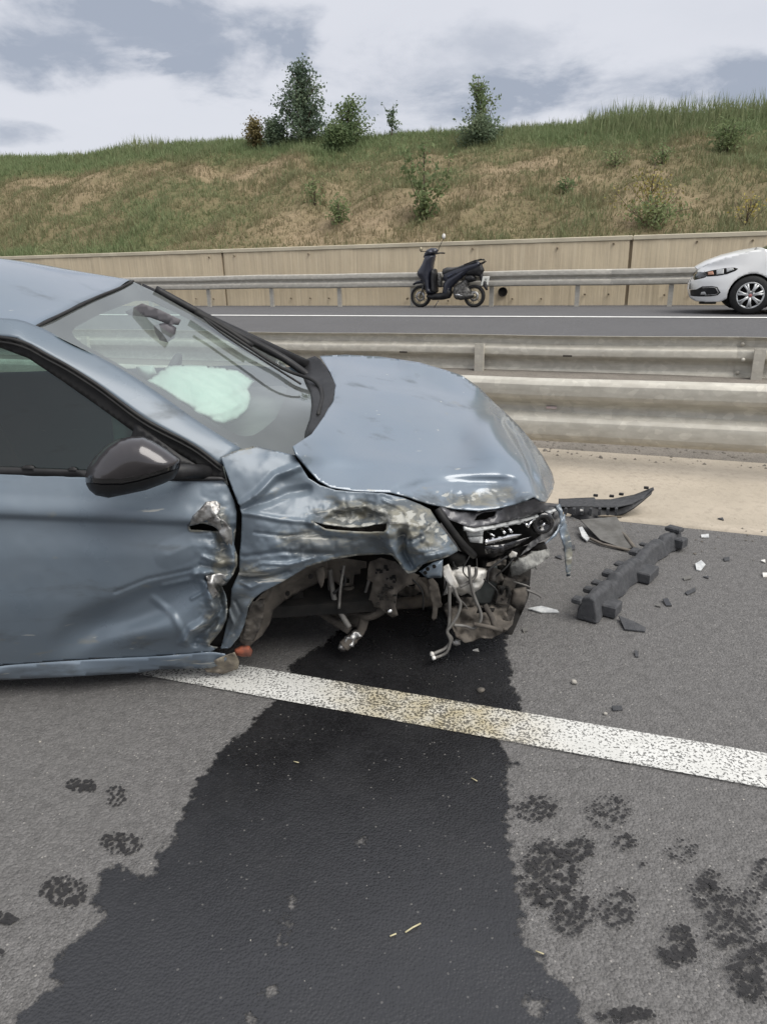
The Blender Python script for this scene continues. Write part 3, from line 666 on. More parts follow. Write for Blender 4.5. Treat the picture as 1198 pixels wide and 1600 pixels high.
# ================================================================== HILLSIDE
NC = 29.0
cp = [(-700, 262), (-300, 256), (0, 250), (100, 247), (200, 236), (300, 230), (400, 222), (500, 220), (600, 213), (700, 210), (800, 205), (850, 199), (950, 190), (1100, 188), (1198, 188), (1400, 190), (1900, 195)]
cu = []; cz = []
for px, py in cp:
    p = at_n(px, py, NC); cu.append(p@U); cz.append(p[2])
cu = np.array([-120]+cu+[60]); cz = np.array([cz[0]]+cz+[cz[-1]])
def hillz(u, n):
    u = np.asarray(u, float); n = np.asarray(n, float)
    zc = np.interp(u, cu, cz); s = np.clip((n-18.0)/(NC-18.0), 0, 1); z0 = zw-.18
    prof = s*.93+.07*np.sin(s*math.pi/2)
    z = z0+(zc-z0)*prof-np.clip(n-NC, 0, 99)*.02
    bmp = (vnoise(u*.5, n*.5, 4, 3)-.5)*1.0+(vnoise(u*1.7, n*1.7, 3, 4)-.5)*.35
    return z+bmp*np.clip(s*6, 0, 1)*np.clip(1-np.clip(s-.75, 0, 1)*3.2, .15, 1)
hu = np.concatenate([np.arange(-110, -45, 1.5), np.arange(-45, 20, .3), np.arange(20, 55, 1.5)]); hn = np.concatenate([np.arange(17.9, NC+2, .25), np.arange(NC+2, 75, 4)])
A_, B_ = np.meshgrid(hu, hn, indexing='ij'); Z_ = hillz(A_, B_); Vh = A_[..., None]*U+B_[..., None]*NN; Vh[..., 2] = Z_
def dryness(u, n):
    """0 = green turf, 1 = bare tan earth"""
    s = np.clip((n-18)/(NC-18), 0, 1)
    k = .56+.95*(vnoise(u*.16, n*.22, 4, 8)-.5)+.75*(vnoise(u*.7, n*.7, 3, 9)-.5)
    for px, py, rx, ry, a in ((640, 300, 330, 45, .22), (800, 262, 60, 14, .5), (340, 278, 110, 16, .55), (90, 285, 90, 9, .45), (520, 268, 60, 10, .35), (1050, 250, 260, 60, -.12), (150, 340, 230, 60, -.08)):
        p = RX.get((px, py))
        k = k+a*np.exp(-((u-p[0])/(p[2]*rx))**2-((n-p[1])/(p[2]*ry*2.4))**2)
    return np.clip(k-np.clip((s-.70)/.16, 0, 1)*.62, 0, 1)
RX = {}
def on_hill(px, py):
    r = rays(px, py); ns = np.linspace(18.2, NC+1, 220); t_ = ns/(r@NN); P = EYE+r*t_[:, None]; hz = hillz(P@U, ns)
    k = np.argmax(P[:, 2]-hz < 0) if (P[:, 2]-hz < 0).any() else len(ns)-1
    return float(P[k]@U), float(ns[k]), float(hz[k]), float(np.linalg.norm(P[k]-EYE))
for px, py in ((640, 300), (800, 262), (340, 278), (90, 285), (520, 268), (1050, 250), (150, 340)):
    u, n, z, dist = on_hill(px, py); RX[(px, py)] = (u, n, dist/1100)
m, t, b, o = newmat('hill_soil'); at = N(t, 'ShaderNodeAttribute', attribute_name='dry'); tcn = N(t, 'ShaderNodeTexCoord'); v = tcn.outputs['Object']
f = math_n(t, 'ADD', at.outputs['Fac'], math_n(t, 'MULTIPLY', math_n(t, 'SUBTRACT', noise(t, v, 2.5, 6, .6), .5), .8))
c = mixc(t, maprange(t, f, .25, .55), (.135, .138, .070), (.175, .148, .086)); c = mixc(t, maprange(t, f, .62, 1.0), c, (.275, .215, .14))
c = mixc(t, maprange(t, noise(t, v, 9, 5), .45, .7, 0, .6), c, (.14, .112, .066))
LK(t, c, b.inputs['Base Color']); b.inputs['Roughness'].default_value = 1; b.inputs['Specular IOR Level'].default_value = .1
bn = N(t, 'ShaderNodeBump'); bn.inputs['Distance'].default_value = .12; bn.inputs['Strength'].default_value = .8; LK(t, noise(t, v, 5, 6, .65), bn.inputs['Height']); LK(t, bn.outputs[0], b.inputs['Normal'])
i_ = np.arange(A_.size).reshape(A_.shape); Fq = np.stack([i_[:-1, :-1], i_[1:, :-1], i_[1:, 1:], i_[:-1, 1:]], -1).reshape(-1, 4)
mesh('hill', Vh.reshape(-1, 3), Fq, m, attrs={'dry': dryness(A_, B_).ravel()}, kind='structure')
# the wide country behind it
mesh('terrain', [un(-400, -300, -1.2), un(400, -300, -1.2), un(400, -14.2, -1.2), un(-400, -14.2, -1.2), un(400, -14, -.02), un(-400, -14, -.02)], [(0, 1, 2, 3), (3, 2, 4, 5)], soil('field_soil', (.09, .085, .04), (.13, .11, .06), (.06, .06, .03), .3), None, False, kind='structure')

def blades(name, u, n, zf, length, width, tint, seed, per=3, lean=.45, mat=None, **k):
    g = np.random.default_rng(seed); m_ = len(u)*per
    uu = np.repeat(u, per)+g.normal(0, .05, m_); nn2 = np.repeat(n, per)+g.normal(0, .05, m_); L = np.repeat(length, per)*g.uniform(.55, 1.15, m_); w_ = np.repeat(width, per)*g.uniform(.6, 1.2, m_)
    tt = np.clip(np.repeat(tint, per)+g.normal(0, .09, m_), 0, 1)
    z = zf(uu, nn2)-.02; base = uu[:, None]*U+nn2[:, None]*NN; base[:, 2] = z
    a = g.uniform(0, 6.28, m_); ln = np.abs(g.normal(0, lean, m_)); dirv = np.stack([np.cos(a)*ln, np.sin(a)*ln, np.ones(m_)], -1); dirv /= np.linalg.norm(dirv, axis=1)[:, None]
    sa = g.uniform(0, 6.28, m_); side = np.stack([np.cos(sa), np.sin(sa), np.zeros(m_)], -1)*(w_/2)[:, None]
    mid = base+dirv*(L*.55)[:, None]; tip = base+dirv*L[:, None]+np.stack([np.cos(a), np.sin(a), np.full(m_, -.5)], -1)*(L*ln*.25)[:, None]
    V = np.stack([base-side*.7, base+side*.7, mid+side, mid-side, tip], 1).reshape(-1, 3)
    T = (np.array([(0, 1, 2), (0, 2, 3), (3, 2, 4)])[None]+(np.arange(m_)*5)[:, None, None]).reshape(-1, 3)
    return mesh(name, V, T, mat, None, False, attrs={'tint': np.repeat(tt, 5)}, kind='stuff', **k)
def leafmat(name, ramp, trans=.4, rough=.7):
    m, t, b, o = newmat(name); at = N(t, 'ShaderNodeAttribute', attribute_name='tint'); r = N(t, 'ShaderNodeValToRGB')
    while len(r.color_ramp.elements) < len(ramp): r.color_ramp.elements.new(.5)
    for e_, (p, c_) in zip(r.color_ramp.elements, ramp): e_.position = p; e_.color = (*c_, 1)
    LK(t, at.outputs['Fac'], r.inputs[0]); LK(t, r.outputs[0], b.inputs['Base Color']); b.inputs['Roughness'].default_value = rough; b.inputs['Specular IOR Level'].default_value = .2
    tl = N(t, 'ShaderNodeBsdfTranslucent'); LK(t, r.outputs[0], tl.inputs[0]); mx = N(t, 'ShaderNodeMixShader'); mx.inputs[0].default_value = trans
    LK(t, b.outputs[0], mx.inputs[1]); LK(t, tl.outputs[0], mx.inputs[2]); LK(t, mx.outputs[0], o.inputs[0]); return m
M_GRASS = leafmat('grass_blades', [(0, (.20, .255, .125)), (.35, (.215, .235, .125)), (.6, (.225, .212, .118)), (.8, (.24, .208, .125)), (1, (.295, .248, .16))])
g = np.random.default_rng(21); cnt = 90000
u = g.uniform(-42, 17, cnt); n = 18.1+(NC+1.2-18.1)*g.random(cnt)
ang = np.degrees(np.arctan2((u*U[0]+n*NN[0]), (u*U[1]+n*NN[1]))); k = (ang > -36) & (ang < 35); u, n = u[k], n[k]
dr = dryness(u, n); k = g.random(len(u)) < 1.02-.72*dr**1.3; u, n, dr = u[k], n[k], dr[k]
L = .11+.20*g.random(len(u))*(1.1-dr)+.12*(vnoise(u*.8, n*.8, 3, 12) > .55)
blades('hillside_grass', u, n, hillz, L, np.full(len(u), .026), np.clip(.02+.86*dr+.3*(vnoise(u*1.3, n*1.3, 3, 14)-.5), 0, 1), 22, 3, .5, M_GRASS)
cnt = 26000; u = g.uniform(-46, 17, cnt); n = NC+g.normal(.0, .9, cnt)-.3
ang = np.degrees(np.arctan2((u*U[0]+n*NN[0]), (u*U[1]+n*NN[1]))); dens_ = np.interp(ang, [-32, -22, -16, -8, 4, 13, 16, 30], [.35, .35, .5, .35, .25, .35, .85, 1]); hgt = np.interp(ang, [-32, -19, -17, -14, -8, 5, 13, 17, 30], [.35, .40, .75, .45, .35, .28, .38, .75, .95])
k = (ang > -36) & (ang < 35) & (g.random(cnt) < dens_); u, n, hgt = u[k], n[k], hgt[k]
blades('tall_crest_grass', u, n, hillz, hgt*g.uniform(.35, 1.15, len(u)), np.full(len(u), .026), np.clip(.06+.35*vnoise(u*.5, n*.5, 3, 16), 0, 1), 24, 2, .22, M_GRASS)

# ------------------------------------------------------------------ trees and shrubs
M_BARK = pmat('bark', (.10, .075, .05), (.06, .045, .032), 20, .95, bump=.6, bscale=40)
def plant(name, u, n, label, cat, h, limbs, leafn, leafsize, mat, tint, seed, trunk_r=.05, droop=.0, group=None, shell=.9, leaf_r=.22, taper=1.0):
    """limbs: list of (start height fraction, azimuth deg, rise deg, length)"""
    g = np.random.default_rng(seed); z = float(hillz(u, n))-.06; root = empty(name, un(u, n, z), label=label, cat=cat, group=group)
    mb = MB(); tips = []
    bend = g.normal(0, .05, 2)*h
    stem = [np.array([bend[0]*t_*t_, bend[1]*t_*t_, h*t_]) for t_ in np.linspace(0, .97, 9)]
    mb.tube(stem, [trunk_r*(1-.9*i/8)+.006 for i in range(9)], 6)
    for (hf, az, rise, ln) in limbs:
        p0 = stem[min(8, int(hf*8))]; a = math.radians(az); el = math.radians(rise); d = np.array([math.cos(a)*math.cos(el), math.sin(a)*math.cos(el), math.sin(el)]); pts = [p0]
        for j in range(5):
            d = d+g.normal(0, .12, 3)+np.array([0, 0, .06-droop]); d /= np.linalg.norm(d); pts.append(pts[-1]+d*ln/5)
        mb.tube(pts, [max(.006, trunk_r*.5*(1-j/5.5)) for j in range(6)], 5); tips.append(np.array(pts))
    mb.build('trunk', M_BARK, root, True)
    src = np.concatenate([dens(tp_, .08, False) for tp_ in tips]+[np.array(stem)[3:]])
    wts = np.ones(len(src)); q = src[g.integers(0, len(src), leafn)]
    c_ = q+g.normal(0, 1, (leafn, 3))*leaf_r*np.array([1, 1, .85]); c_[:, 2] = np.maximum(c_[:, 2], .03)
    nrm = g.normal(0, 1, (leafn, 3))+np.array([0, 0, .5]); nrm /= np.linalg.norm(nrm, axis=1)[:, None]
    t1 = np.cross(nrm, g.normal(0, 1, (leafn, 3))); t1 /= np.linalg.norm(t1, axis=1)[:, None]; t2 = np.cross(nrm, t1)
    s_ = leafsize*g.uniform(.6, 1.3, leafn)[:, None]
    V = np.stack([c_-t1*s_*.5, c_+t2*s_*.28+nrm*s_*.06, c_+t1*s_*.5, c_-t2*s_*.28+nrm*s_*.06], 1).reshape(-1, 3)
    cl = vnoise(c_[:, 0]*2.2+seed, c_[:, 2]*2.2, 3, seed % 7); tt = np.clip(tint+(cl-.5)*.9+g.normal(0, .10, leafn), 0, 1)
    T = (np.array([(0, 1, 2, 3)])[None]+(np.arange(leafn)*4)[:, None, None]).reshape(-1, 4)
    mesh('crown', V, T, mat, root, False, attrs={'tint': np.repeat(tt, 4)})
    return root
M_LEAFD = leafmat('leaf_dark', [(0, (.09, .13, .095)), (.5, (.15, .20, .13)), (1, (.21, .25, .15))], .45)
M_LEAFM = leafmat('leaf_mid', [(0, (.11, .16, .08)), (.5, (.17, .22, .105)), (1, (.24, .28, .135))], .45)
M_LEAFY = leafmat('leaf_straw', [(0, (.12, .105, .05)), (.5, (.20, .165, .075)), (1, (.28, .23, .11))], .3)
M_FLOW = leafmat('flower_yellow', [(0, (.10, .12, .03)), (.5, (.32, .27, .09)), (1, (.46, .38, .10))], .3)
def fan(nl, h, ln, rise, seed, lo=.08, hi=.92):
    g = np.random.default_rng(seed); return [(lo+(hi-lo)*i/max(1, nl-1), (i*137.5+g.uniform(-25, 25)) % 360, rise+g.uniform(-14, 14), ln*(1.05-.72*(i/max(1, nl-1)))*g.uniform(.7, 1.15)) for i in range(nl)]
def hp(px, py, n=None):
    if n is None: u, n, z, d = on_hill(px, py); return u, n
    p = at_n(px, py, n); return float(p@U), n
u, n = hp(478, 250, 28.2); plant('tree', u, n, 'tall dark conical tree, the largest on the crest of the embankment', 'tree', 3.0, fan(34, 3.0, 1.35, 32, 31, .04, .97)+[(.3, 180, 25, 1.45), (.28, 190, 40, 1.2), (.2, 10, 35, 1.0)], 6500, .125, M_LEAFD, .40, 31, .09, leaf_r=.15)
u, n = hp(545, 248, 28.0); plant('tree', u, n, 'lower spreading tree leaning against the tall dark conical one', 'tree', 1.65, fan(20, 1.65, 1.15, 36, 32, .05, .95)+[(.35, -15, 18, 1.0), (.5, 20, 70, .9)], 2400, .115, M_LEAFM, .30, 32, .06, leaf_r=.15)
u, n = hp(432, 258, 28.0); plant('shrub', u, n, 'greyish bush under the left side of the tall dark tree', 'shrub', 1.1, fan(14, 1.1, .75, 45, 33, .03, .8), 2600, .13, M_LEAFD, .6, 33, .03, leaf_r=.18)
u, n = hp(402, 262, 28.2); plant('shrub', u, n, 'straw coloured dry bush left of the tall dark tree', 'shrub', 1.2, fan(14, 1.2, .55, 62, 34, .03, .8), 1900, .11, M_LEAFY, .45, 34, .03, leaf_r=.14)
u, n = hp(528, 268, 27.2); plant('shrub', u, n, 'green bush at the foot of the lower spreading tree', 'shrub', 1.0, fan(14, 1, .9, 35, 35, .03, .7), 2600, .12, M_LEAFM, .2, 35, .03, leaf_r=.16)
u, n = hp(748, 250, 28.0); plant('tree', u, n, 'slim young tree with upright twigs on the right part of the crest', 'tree', 2.1, fan(22, 2.1, 1.2, 52, 36, .2, .85), 1150, .11, M_LEAFM, .45, 36, .045, leaf_r=.10)
u, n = hp(750, 256, 27.4); plant('shrub', u, n, 'rounded dark bush around the foot of the slim young tree', 'shrub', 1.0, fan(16, 1.0, .95, 30, 37, .03, .7), 3000, .12, M_LEAFD, .65, 37, .03, leaf_r=.18)
u, n = hp(612, 226, 28.8); plant('sapling', u, n, 'bent little sapling alone on the skyline between the trees', 'tree', 1.25, fan(7, 1.25, .4, 50, 38, .3, .85)+[(.55, 170, 60, .75)], 240, .12, M_LEAFD, .55, 38, .025, leaf_r=.07)
u, n = hp(662, 345); plant('sapling', u, n, 'forked green sapling growing halfway up the bare slope', 'tree', 2.0, [(.05, 170, 68, 1.9), (.05, 150, 76, 1.7), (.08, 0, 66, 1.8), (.1, 20, 75, 1.5), (.3, 90, 60, .6), (.2, 270, 55, .5)], 900, .13, M_LEAFM, .6, 39, .03, leaf_r=.09)
u, n = hp(530, 350); plant('shrub', u, n, 'bright green shrub low on the slope below the trees', 'shrub', .75, fan(12, .8, .5, 50, 40, .03, .7), 420, .10, M_LEAFM, .75, 40, .02, leaf_r=.12)
u, n = hp(492, 320); plant('shrub', u, n, 'thin grey green weed clump under the tall dark tree', 'shrub', .9, fan(10, .9, .5, 60, 41, .03, .7), 240, .10, M_LEAFM, .8, 41, .02, leaf_r=.12)
u, n = hp(1012, 345); plant('shrub', u, n, 'bush with yellow blossom above the retaining wall', 'shrub', 1.35, fan(18, 1.3, 1.0, 45, 42, .03, .7), 500, .075, M_FLOW, .35, 42, .02, leaf_r=.15)
u, n = hp(1022, 356); plant('shrub', u, n, 'green leafy weeds at the foot of the yellow blossoming bush', 'shrub', .7, fan(16, .7, 1.0, 30, 43, .03, .7), 700, .09, M_LEAFM, .85, 43, .02, leaf_r=.14)
u, n = hp(1165, 350); plant('shrub', u, n, 'small plant with bright yellow flower heads near the right edge', 'shrub', .6, fan(9, .6, .6, 50, 44, .03, .7), 110, .07, M_FLOW, .7, 44, .02, leaf_r=.12)
u, n = hp(882, 303); plant('shrub', u, n, 'small dark round shrub alone on the middle of the slope', 'shrub', .42, fan(10, .4, .42, 35, 45, .03, .7), 260, .09, M_LEAFM, .5, 45, .02, leaf_r=.11)
u, n = hp(1033, 258); plant('shrub', u, n, 'green shrub on the upper slope below the tall crest grass', 'shrub', .6, fan(10, .5, .55, 35, 46, .03, .7), 300, .09, M_LEAFM, .7, 46, .02, leaf_r=.13)
u, n = hp(1135, 240); plant('shrub', u, n, 'broad green shrub among the crest grass at the far right', 'shrub', .85, fan(14, .8, .9, 40, 47, .03, .7), 800, .10, M_LEAFM, .6, 47, .02, leaf_r=.16)
u, n = hp(960, 262); plant('shrub', u, n, 'low dusky shrub left of the shrub on the upper slope', 'shrub', .5, fan(10, .5, .5, 40, 48, .03, .7), 200, .09, M_LEAFM, .7, 48, .02, leaf_r=.13)
# ================================================================== THE WRECKED CAR
car = empty('wrecked_car', CP, YAW, label='crashed blue grey car with torn front wing, dented door and missing front wheel', cat='car')
A = np.array
def cpt(px, py, b): return car3(px, py, b)
def ctube(pts, r, seg=8, k=6):
    P = A([cpt(*p) for p in pts]); return spline(P, k), r, seg
# ---- roof, in plan coordinates (a along, b across)
hd = [(55, 509, .20), (100, 487, .42), (150, 463, .75), (185, 449, 1.05), (207, 438, 1.32)]
HD = A([cpt(*p) for p in hd])
roofC = [(p[0], p[1], p[2]) for p in HD]+[(-.75, .15, 1.452), (-1.2, .13, 1.475), (-1.8, .14, 1.475), (-2.6, .2, 1.41), (-.78, .45, 1.60), (-.80, .85, 1.672), (-.85, 1.25, 1.668), (-.9, 1.5, 1.62), (-1.3, .45, 1.635), (-1.3, .85, 1.70), (-1.3, 1.3, 1.69), (-1.3, 1.55, 1.62), (-1.9, .45, 1.63), (-1.9, .85, 1.69), (-1.9, 1.5, 1.61), (-2.6, .5, 1.55), (-2.6, .85, 1.60), (-2.6, 1.45, 1.55), (-.42, 1.48, 1.545)]
ro = [tuple(p[:2]) for p in spline(HD, 6)]+[(-.44, 1.50), (-.9, 1.58), (-1.6, 1.6), (-2.6, 1.52), (-2.64, .85), (-2.6, .2), (-1.8, .14), (-1.2, .13), (-.75, .15), (-.62, .17)]
hs = spline(HD, 10); hs = np.concatenate([[A([-.60, .165, 0])], hs, [A([-.44, 1.46, 0]), A([-.50, 1.56, 0])]]); rz_ = tps(roofC); V = []
ns_ = 40
for k in range(ns_):
    s_ = (k/(ns_-1))**1.2; aa = hs[:, 0]*(1-s_)+(-2.62-.0*hs[:, 0])*s_; bb = hs[:, 1]; V.append(np.stack([aa, bb, rz_(aa, bb)], -1))
n_ = len(hs); V = A(V).reshape(-1, 3); mesh('roof', V, A([(k*n_+q, k*n_+q+1, (k+1)*n_+q+1, (k+1)*n_+q) for k in range(ns_-1) for q in range(n_-1)]).astype(int), M_PAINT, car, solid=.004)
# dark roof seam along the windscreen header
mb = MB(); mb.tube(spline(HD+A([.004, 0, -.004]), 6), .006, 6); mb.build('header_seal', M_RUB, car, True)
# ---- A-pillar and cant rail band
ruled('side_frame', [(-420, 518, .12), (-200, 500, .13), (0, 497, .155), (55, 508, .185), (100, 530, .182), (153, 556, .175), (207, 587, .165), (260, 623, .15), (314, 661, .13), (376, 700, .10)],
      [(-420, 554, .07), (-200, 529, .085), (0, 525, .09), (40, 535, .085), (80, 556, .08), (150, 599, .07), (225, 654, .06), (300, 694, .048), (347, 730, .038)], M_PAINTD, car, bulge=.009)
# ---- black door window frame, belt moulding, sail panel
panel('window_frame', [(-420, 553), (-200, 529), (0, 525), (30, 533), (80, 556), (150, 598), (225, 653), (300, 693), (347, 728), (352, 748), (280, 752), (280, 744), (330, 739), (285, 712), (205, 672), (150, 632), (100, 597), (45, 560), (0, 543), (-200, 548), (-420, 572)],
      [(-420, 560, .07), (0, 525, .085), (0, 543, .085), (80, 556, .072), (100, 597, .07), (150, 598, .066), (150, 632, .062), (225, 653, .055), (205, 672, .055), (300, 693, .045), (285, 712, .045), (347, 728, .035), (352, 748, .03), (280, 748, .03)], M_RUB, car, step=6, solid=.012)
mb = MB()
for off, r in ((0, .007), (7, .0055)):
    mb.tube(spline(A([cpt(x, y+off, b-.012) for x, y, b in ((-200, 529, .09), (0, 527, .085), (80, 558, .072), (150, 600, .066), (225, 655, .055), (300, 695, .045), (346, 729, .035))]), 6), r, 6)
mb.split('door_seal', M_RUB, car, True)
panel('sail_panel', [(212, 660), (283, 712), (332, 741), (281, 748), (225, 745), (200, 700)], [(212, 660, .056), (332, 741, .036), (281, 748, .03), (200, 720, .04)], M_BLACKP, car, step=8, solid=.01)
panel('belt_moulding', [(-420, 726), (-100, 728), (0, 730), (140, 736), (346, 746), (353, 751), (300, 752), (140, 747), (0, 742), (-100, 740), (-420, 738)], [(-420, 732, .015), (0, 735, .015), (350, 749, .01), (140, 742, .014)], M_BLACKP, car, step=6, solid=.015)
# ---- side glass
panel('side_window', [(-150, 542), (0, 540), (45, 558), (100, 595), (150, 630), (215, 668), (222, 748), (140, 741), (0, 736), (-150, 733)], [(-150, 542, .10), (0, 540, .10), (45, 558, .09), (150, 630, .07), (215, 668, .06), (222, 748, .035), (0, 736, .03), (-150, 733, .03), (60, 660, .055)], M_SIDEG, car, step=14, solid=0)
panel('rear_side_window', [(-420, 572), (-175, 548), (-175, 732), (-420, 727)], [(-420, 572, .10), (-175, 548, .10), (-175, 732, .03), (-420, 727, .03)], M_SIDEG, car, step=30, solid=0)
panel('pillar_trim', [(-176, 535), (-148, 535), (-148, 735), (-176, 735)], [(-176, 535, .085), (-148, 535, .085), (-148, 735, .02), (-176, 735, .02)], M_GLOSSB, car, step=14)
# ---- front door
doorO = [(-150, 741), (0, 741), (140, 746), (300, 751), (347, 748), (356, 760), (366, 782), (370, 800), (369, 830), (366, 850), (371, 868), (371, 884), (362, 902), (353, 914), (346, 916), (354, 935), (356, 952), (354, 968), (346, 985), (333, 1001), (327, 1008), (340, 1012), (330, 1018), (250, 1025), (120, 1031), (0, 1040), (-150, 1052)]
tear = [(296, 822), (300, 818), (318, 818), (334, 822), (343, 829), (341, 830), (298, 828)]
def pchip(xs, ys):
    xs, ys = A(xs), A(ys); h_ = np.diff(xs); d_ = np.diff(ys)/h_; m_ = np.concatenate([[d_[0]], np.where(d_[1:]*d_[:-1] > 0, 2*d_[1:]*d_[:-1]/(d_[1:]+d_[:-1]+1e-12), 0), [d_[-1]]])
    def f(q):
        q = np.clip(q, xs[0], xs[-1]); i_ = np.clip(np.searchsorted(xs, q)-1, 0, len(xs)-2); t_ = (q-xs[i_])/h_[i_]
        return (2*t_**3-3*t_**2+1)*ys[i_]+(t_**3-2*t_**2+t_)*h_[i_]*m_[i_]+(-2*t_**3+3*t_**2)*ys[i_+1]+(t_**3-t_**2)*h_[i_]*m_[i_+1]
    return f
doorP = pchip([0, .10, .205, .212, .245, .45, .65, .82, .93, 1.0], [.014, -.016, -.046, -.046, -.030, -.046, -.044, -.020, .008, .030])
def doorB(x, y):
    yb = 741+.03*np.clip(x, -150, 350); ys = 1040-.06*x; v_ = (y-yb)/(ys-yb); yc = 801+.041*x; vc = (yc-yb)/(ys-yb); v_ = v_+(.2085-vc)*np.exp(-((v_-vc)/.25)**2)
    return doorP(v_)+.045*np.clip((x-318)/52, 0, 1)**2*np.exp(-((y-830)/90)**2)
doorC = doorB
doorF = [('g', .056, 225, 948, 100, 27, -22, 1.6), ('g', .026, 130, 985, 50, 26, -40, 1.6), ('g', -.022, 265, 985, 70, 18, -8), ('g', .03, 352, 930, 20, 60, 0), ('r', -.020, [(128, 0)], 1e-3), ('v', -.030, [(345, 808), (352, 835), (362, 853), (365, 872)], 16), ('v', .030, [(330, 800), (340, 830), (352, 860)], 9), ('v', -.028, [(305, 897), (330, 893), (352, 905)], 9), ('v', .040, [(325, 905), (346, 918), (340, 928)], 10),
         ('v', -.034, [(321, 900), (326, 925), (334, 950), (322, 972), (300, 985), (290, 1000)], 11), ('v', .030, [(340, 925), (348, 950), (338, 975), (315, 990), (305, 1002)], 10), ('v', -.030, [(352, 940), (352, 965), (332, 990), (324, 1004)], 8),
         ('v', -.018, [(290, 1000), (300, 985), (320, 988)], 9), ('f', .012, 22, (345, 900, 30, 130, 0), 3), ('f', .009, 10, (345, 930, 26, 110, 0), 5), ('v', -.010, [(255, 915), (300, 905), (335, 912)], 5), ('v', .008, [(180, 925), (230, 905), (300, 890)], 4), ('v', -.010, [(290, 1000), (270, 960), (240, 935)], 8), ('g', .02, 320, 1003, 26, 12), ('n', .003, 60, None, 1), ('g', -.012, 308, 812, 22, 12), ('v', -.014, [(318, 870), (345, 880), (366, 878)], 5), ('v', .012, [(312, 882), (340, 889), (362, 888)], 4), ('v', -.012, [(300, 935), (318, 925), (326, 910)], 4), ('v', .014, [(328, 958), (318, 978), (298, 992)], 4), ('v', -.012, [(280, 1004), (305, 1000), (326, 1004)], 4), ('v', .010, [(330, 940), (350, 945)], 3), ('v', -.012, [(346, 955), (338, 985)], 3.5), ('v', -.012, [(262, 868), (300, 852), (340, 856)], 22)]
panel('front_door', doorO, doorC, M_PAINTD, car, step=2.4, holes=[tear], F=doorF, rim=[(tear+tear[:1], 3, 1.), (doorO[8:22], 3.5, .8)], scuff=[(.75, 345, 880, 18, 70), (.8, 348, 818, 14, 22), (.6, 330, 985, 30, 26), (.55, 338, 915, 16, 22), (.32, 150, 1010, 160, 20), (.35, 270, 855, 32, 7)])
# torn skin folded up above the slit
panel('torn_flap', [(296, 822), (301, 806), (312, 796), (322, 784), (336, 782), (345, 787), (343, 800), (338, 806), (330, 809), (318, 815), (310, 819)], [(296, 822, -.052), (322, 784, -.075), (345, 787, -.07), (338, 806, -.095), (318, 815, -.085), (312, 800, -.085)], M_STEEL, car, step=3.5, F=[('f', .008, 9, None, 4)])
panel('torn_edge', [(330, 809), (340, 806), (352, 816), (362, 828), (364, 845), (362, 857), (354, 850), (344, 836), (341, 828), (333, 822), (318, 818), (320, 813)], [(330, 809, -.06), (352, 816, -.055), (362, 850, -.035), (341, 828, -.05), (318, 818, -.05)], M_STEEL, car, step=3.5, F=[('f', .012, 10, None, 6)])
panel('crumpled_lip', [(322, 899), (340, 896), (352, 898), (355, 910), (346, 916), (340, 912), (336, 918), (343, 928), (332, 938), (326, 922)], [(322, 899, -.05), (352, 898, -.045), (346, 916, -.03), (332, 938, -.045), (335, 915, -.06)], M_STEEL, car, step=3.5, F=[('f', .012, 9, None, 7)])
panel('door_cavity', [(285, 800), (360, 790), (385, 800), (380, 860), (372, 930), (356, 1010), (300, 1010), (320, 950), (335, 900), (330, 860), (290, 850)], .06, M_DARK, car, step=10)  # dark sheet standing in for the shade inside the door
# ---- sill
panel('sill', [(-420, 1072), (-150, 1052), (0, 1041), (120, 1032), (250, 1026), (330, 1019), (352, 1022), (356, 1034), (330, 1044), (250, 1046), (221, 1051), (120, 1057), (0, 1063), (-150, 1074), (-420, 1098)], [(-420, 1072, .03), (-420, 1098, .06), (0, 1041, .02), (0, 1063, .055), (0, 1050, .012), (120, 1032, .02), (120, 1045, .012), (221, 1051, .05), (250, 1026, .02), (330, 1019, .03), (340, 1044, .06), (-150, 1062, .012)], M_PAINT, car, step=5,
      F=[('f', .012, 18, (320, 1030, 60, 30, 0), 8)], scuff=[(.7, 320, 1034, 60, 14), (.3, 100, 1045, 160, 14)])
panel('bent_bracket', [(318, 1040), (345, 1028), (366, 1020), (374, 1034), (372, 1045), (350, 1053), (322, 1050)], [(318, 1040, .06), (345, 1028, .03), (374, 1034, .05), (350, 1053, .08)], pmat('dry_mud', (.24, .21, .16), (.15, .13, .105), 20, .95, bump=.5), car, step=4, F=[('f', .02, 14, None, 9)])
puff('rusty_stub', [(366, 1014), (378, 1008), (390, 1009), (395, 1017), (392, 1026), (378, 1026), (366, 1023)], [(366, 1014), (378, 1008), (390, 1009), (395, 1017), (392, 1026), (378, 1026), (366, 1023)], .06, .025, M_RUST, car, step=4)
# ---- rear part of the body, out of the picture
def loft(name, secs, mat, parent, closed=False, **k):
    n_ = len(secs[0]); V = A([p for s_ in secs for p in s_]); F = [(i*n_+j, i*n_+(j+1) % n_, (i+1)*n_+(j+1) % n_, (i+1)*n_+j) for i in range(len(secs)-1) for j in range(n_ if closed else n_-1)]
    return mesh(name, V, F, mat, parent, True, **k)
dl = cpt(-150, 741, .015)[0]
secs = []
for a in np.linspace(dl-.004, -2.55, 22):
    t_ = (dl-a)/(dl+2.55); arch = max(0, 1-((a+2.02)/.36)**2); zb = .17+.06*t_+.42*math.sqrt(arch) if arch > 0 else .17+.06*t_
    secs.append([(a, b_+.10*t_**3, max(z, zb+.004*j)) for j, (b_, z) in enumerate(((.03, .16), (-.012, .30), (-.042, .48), (-.05, .66), (-.046, .83+.02*t_), (-.022, .90+.02*t_), (.015, .995+.03*t_)))])
loft('rear_door', secs, M_PAINT, car)
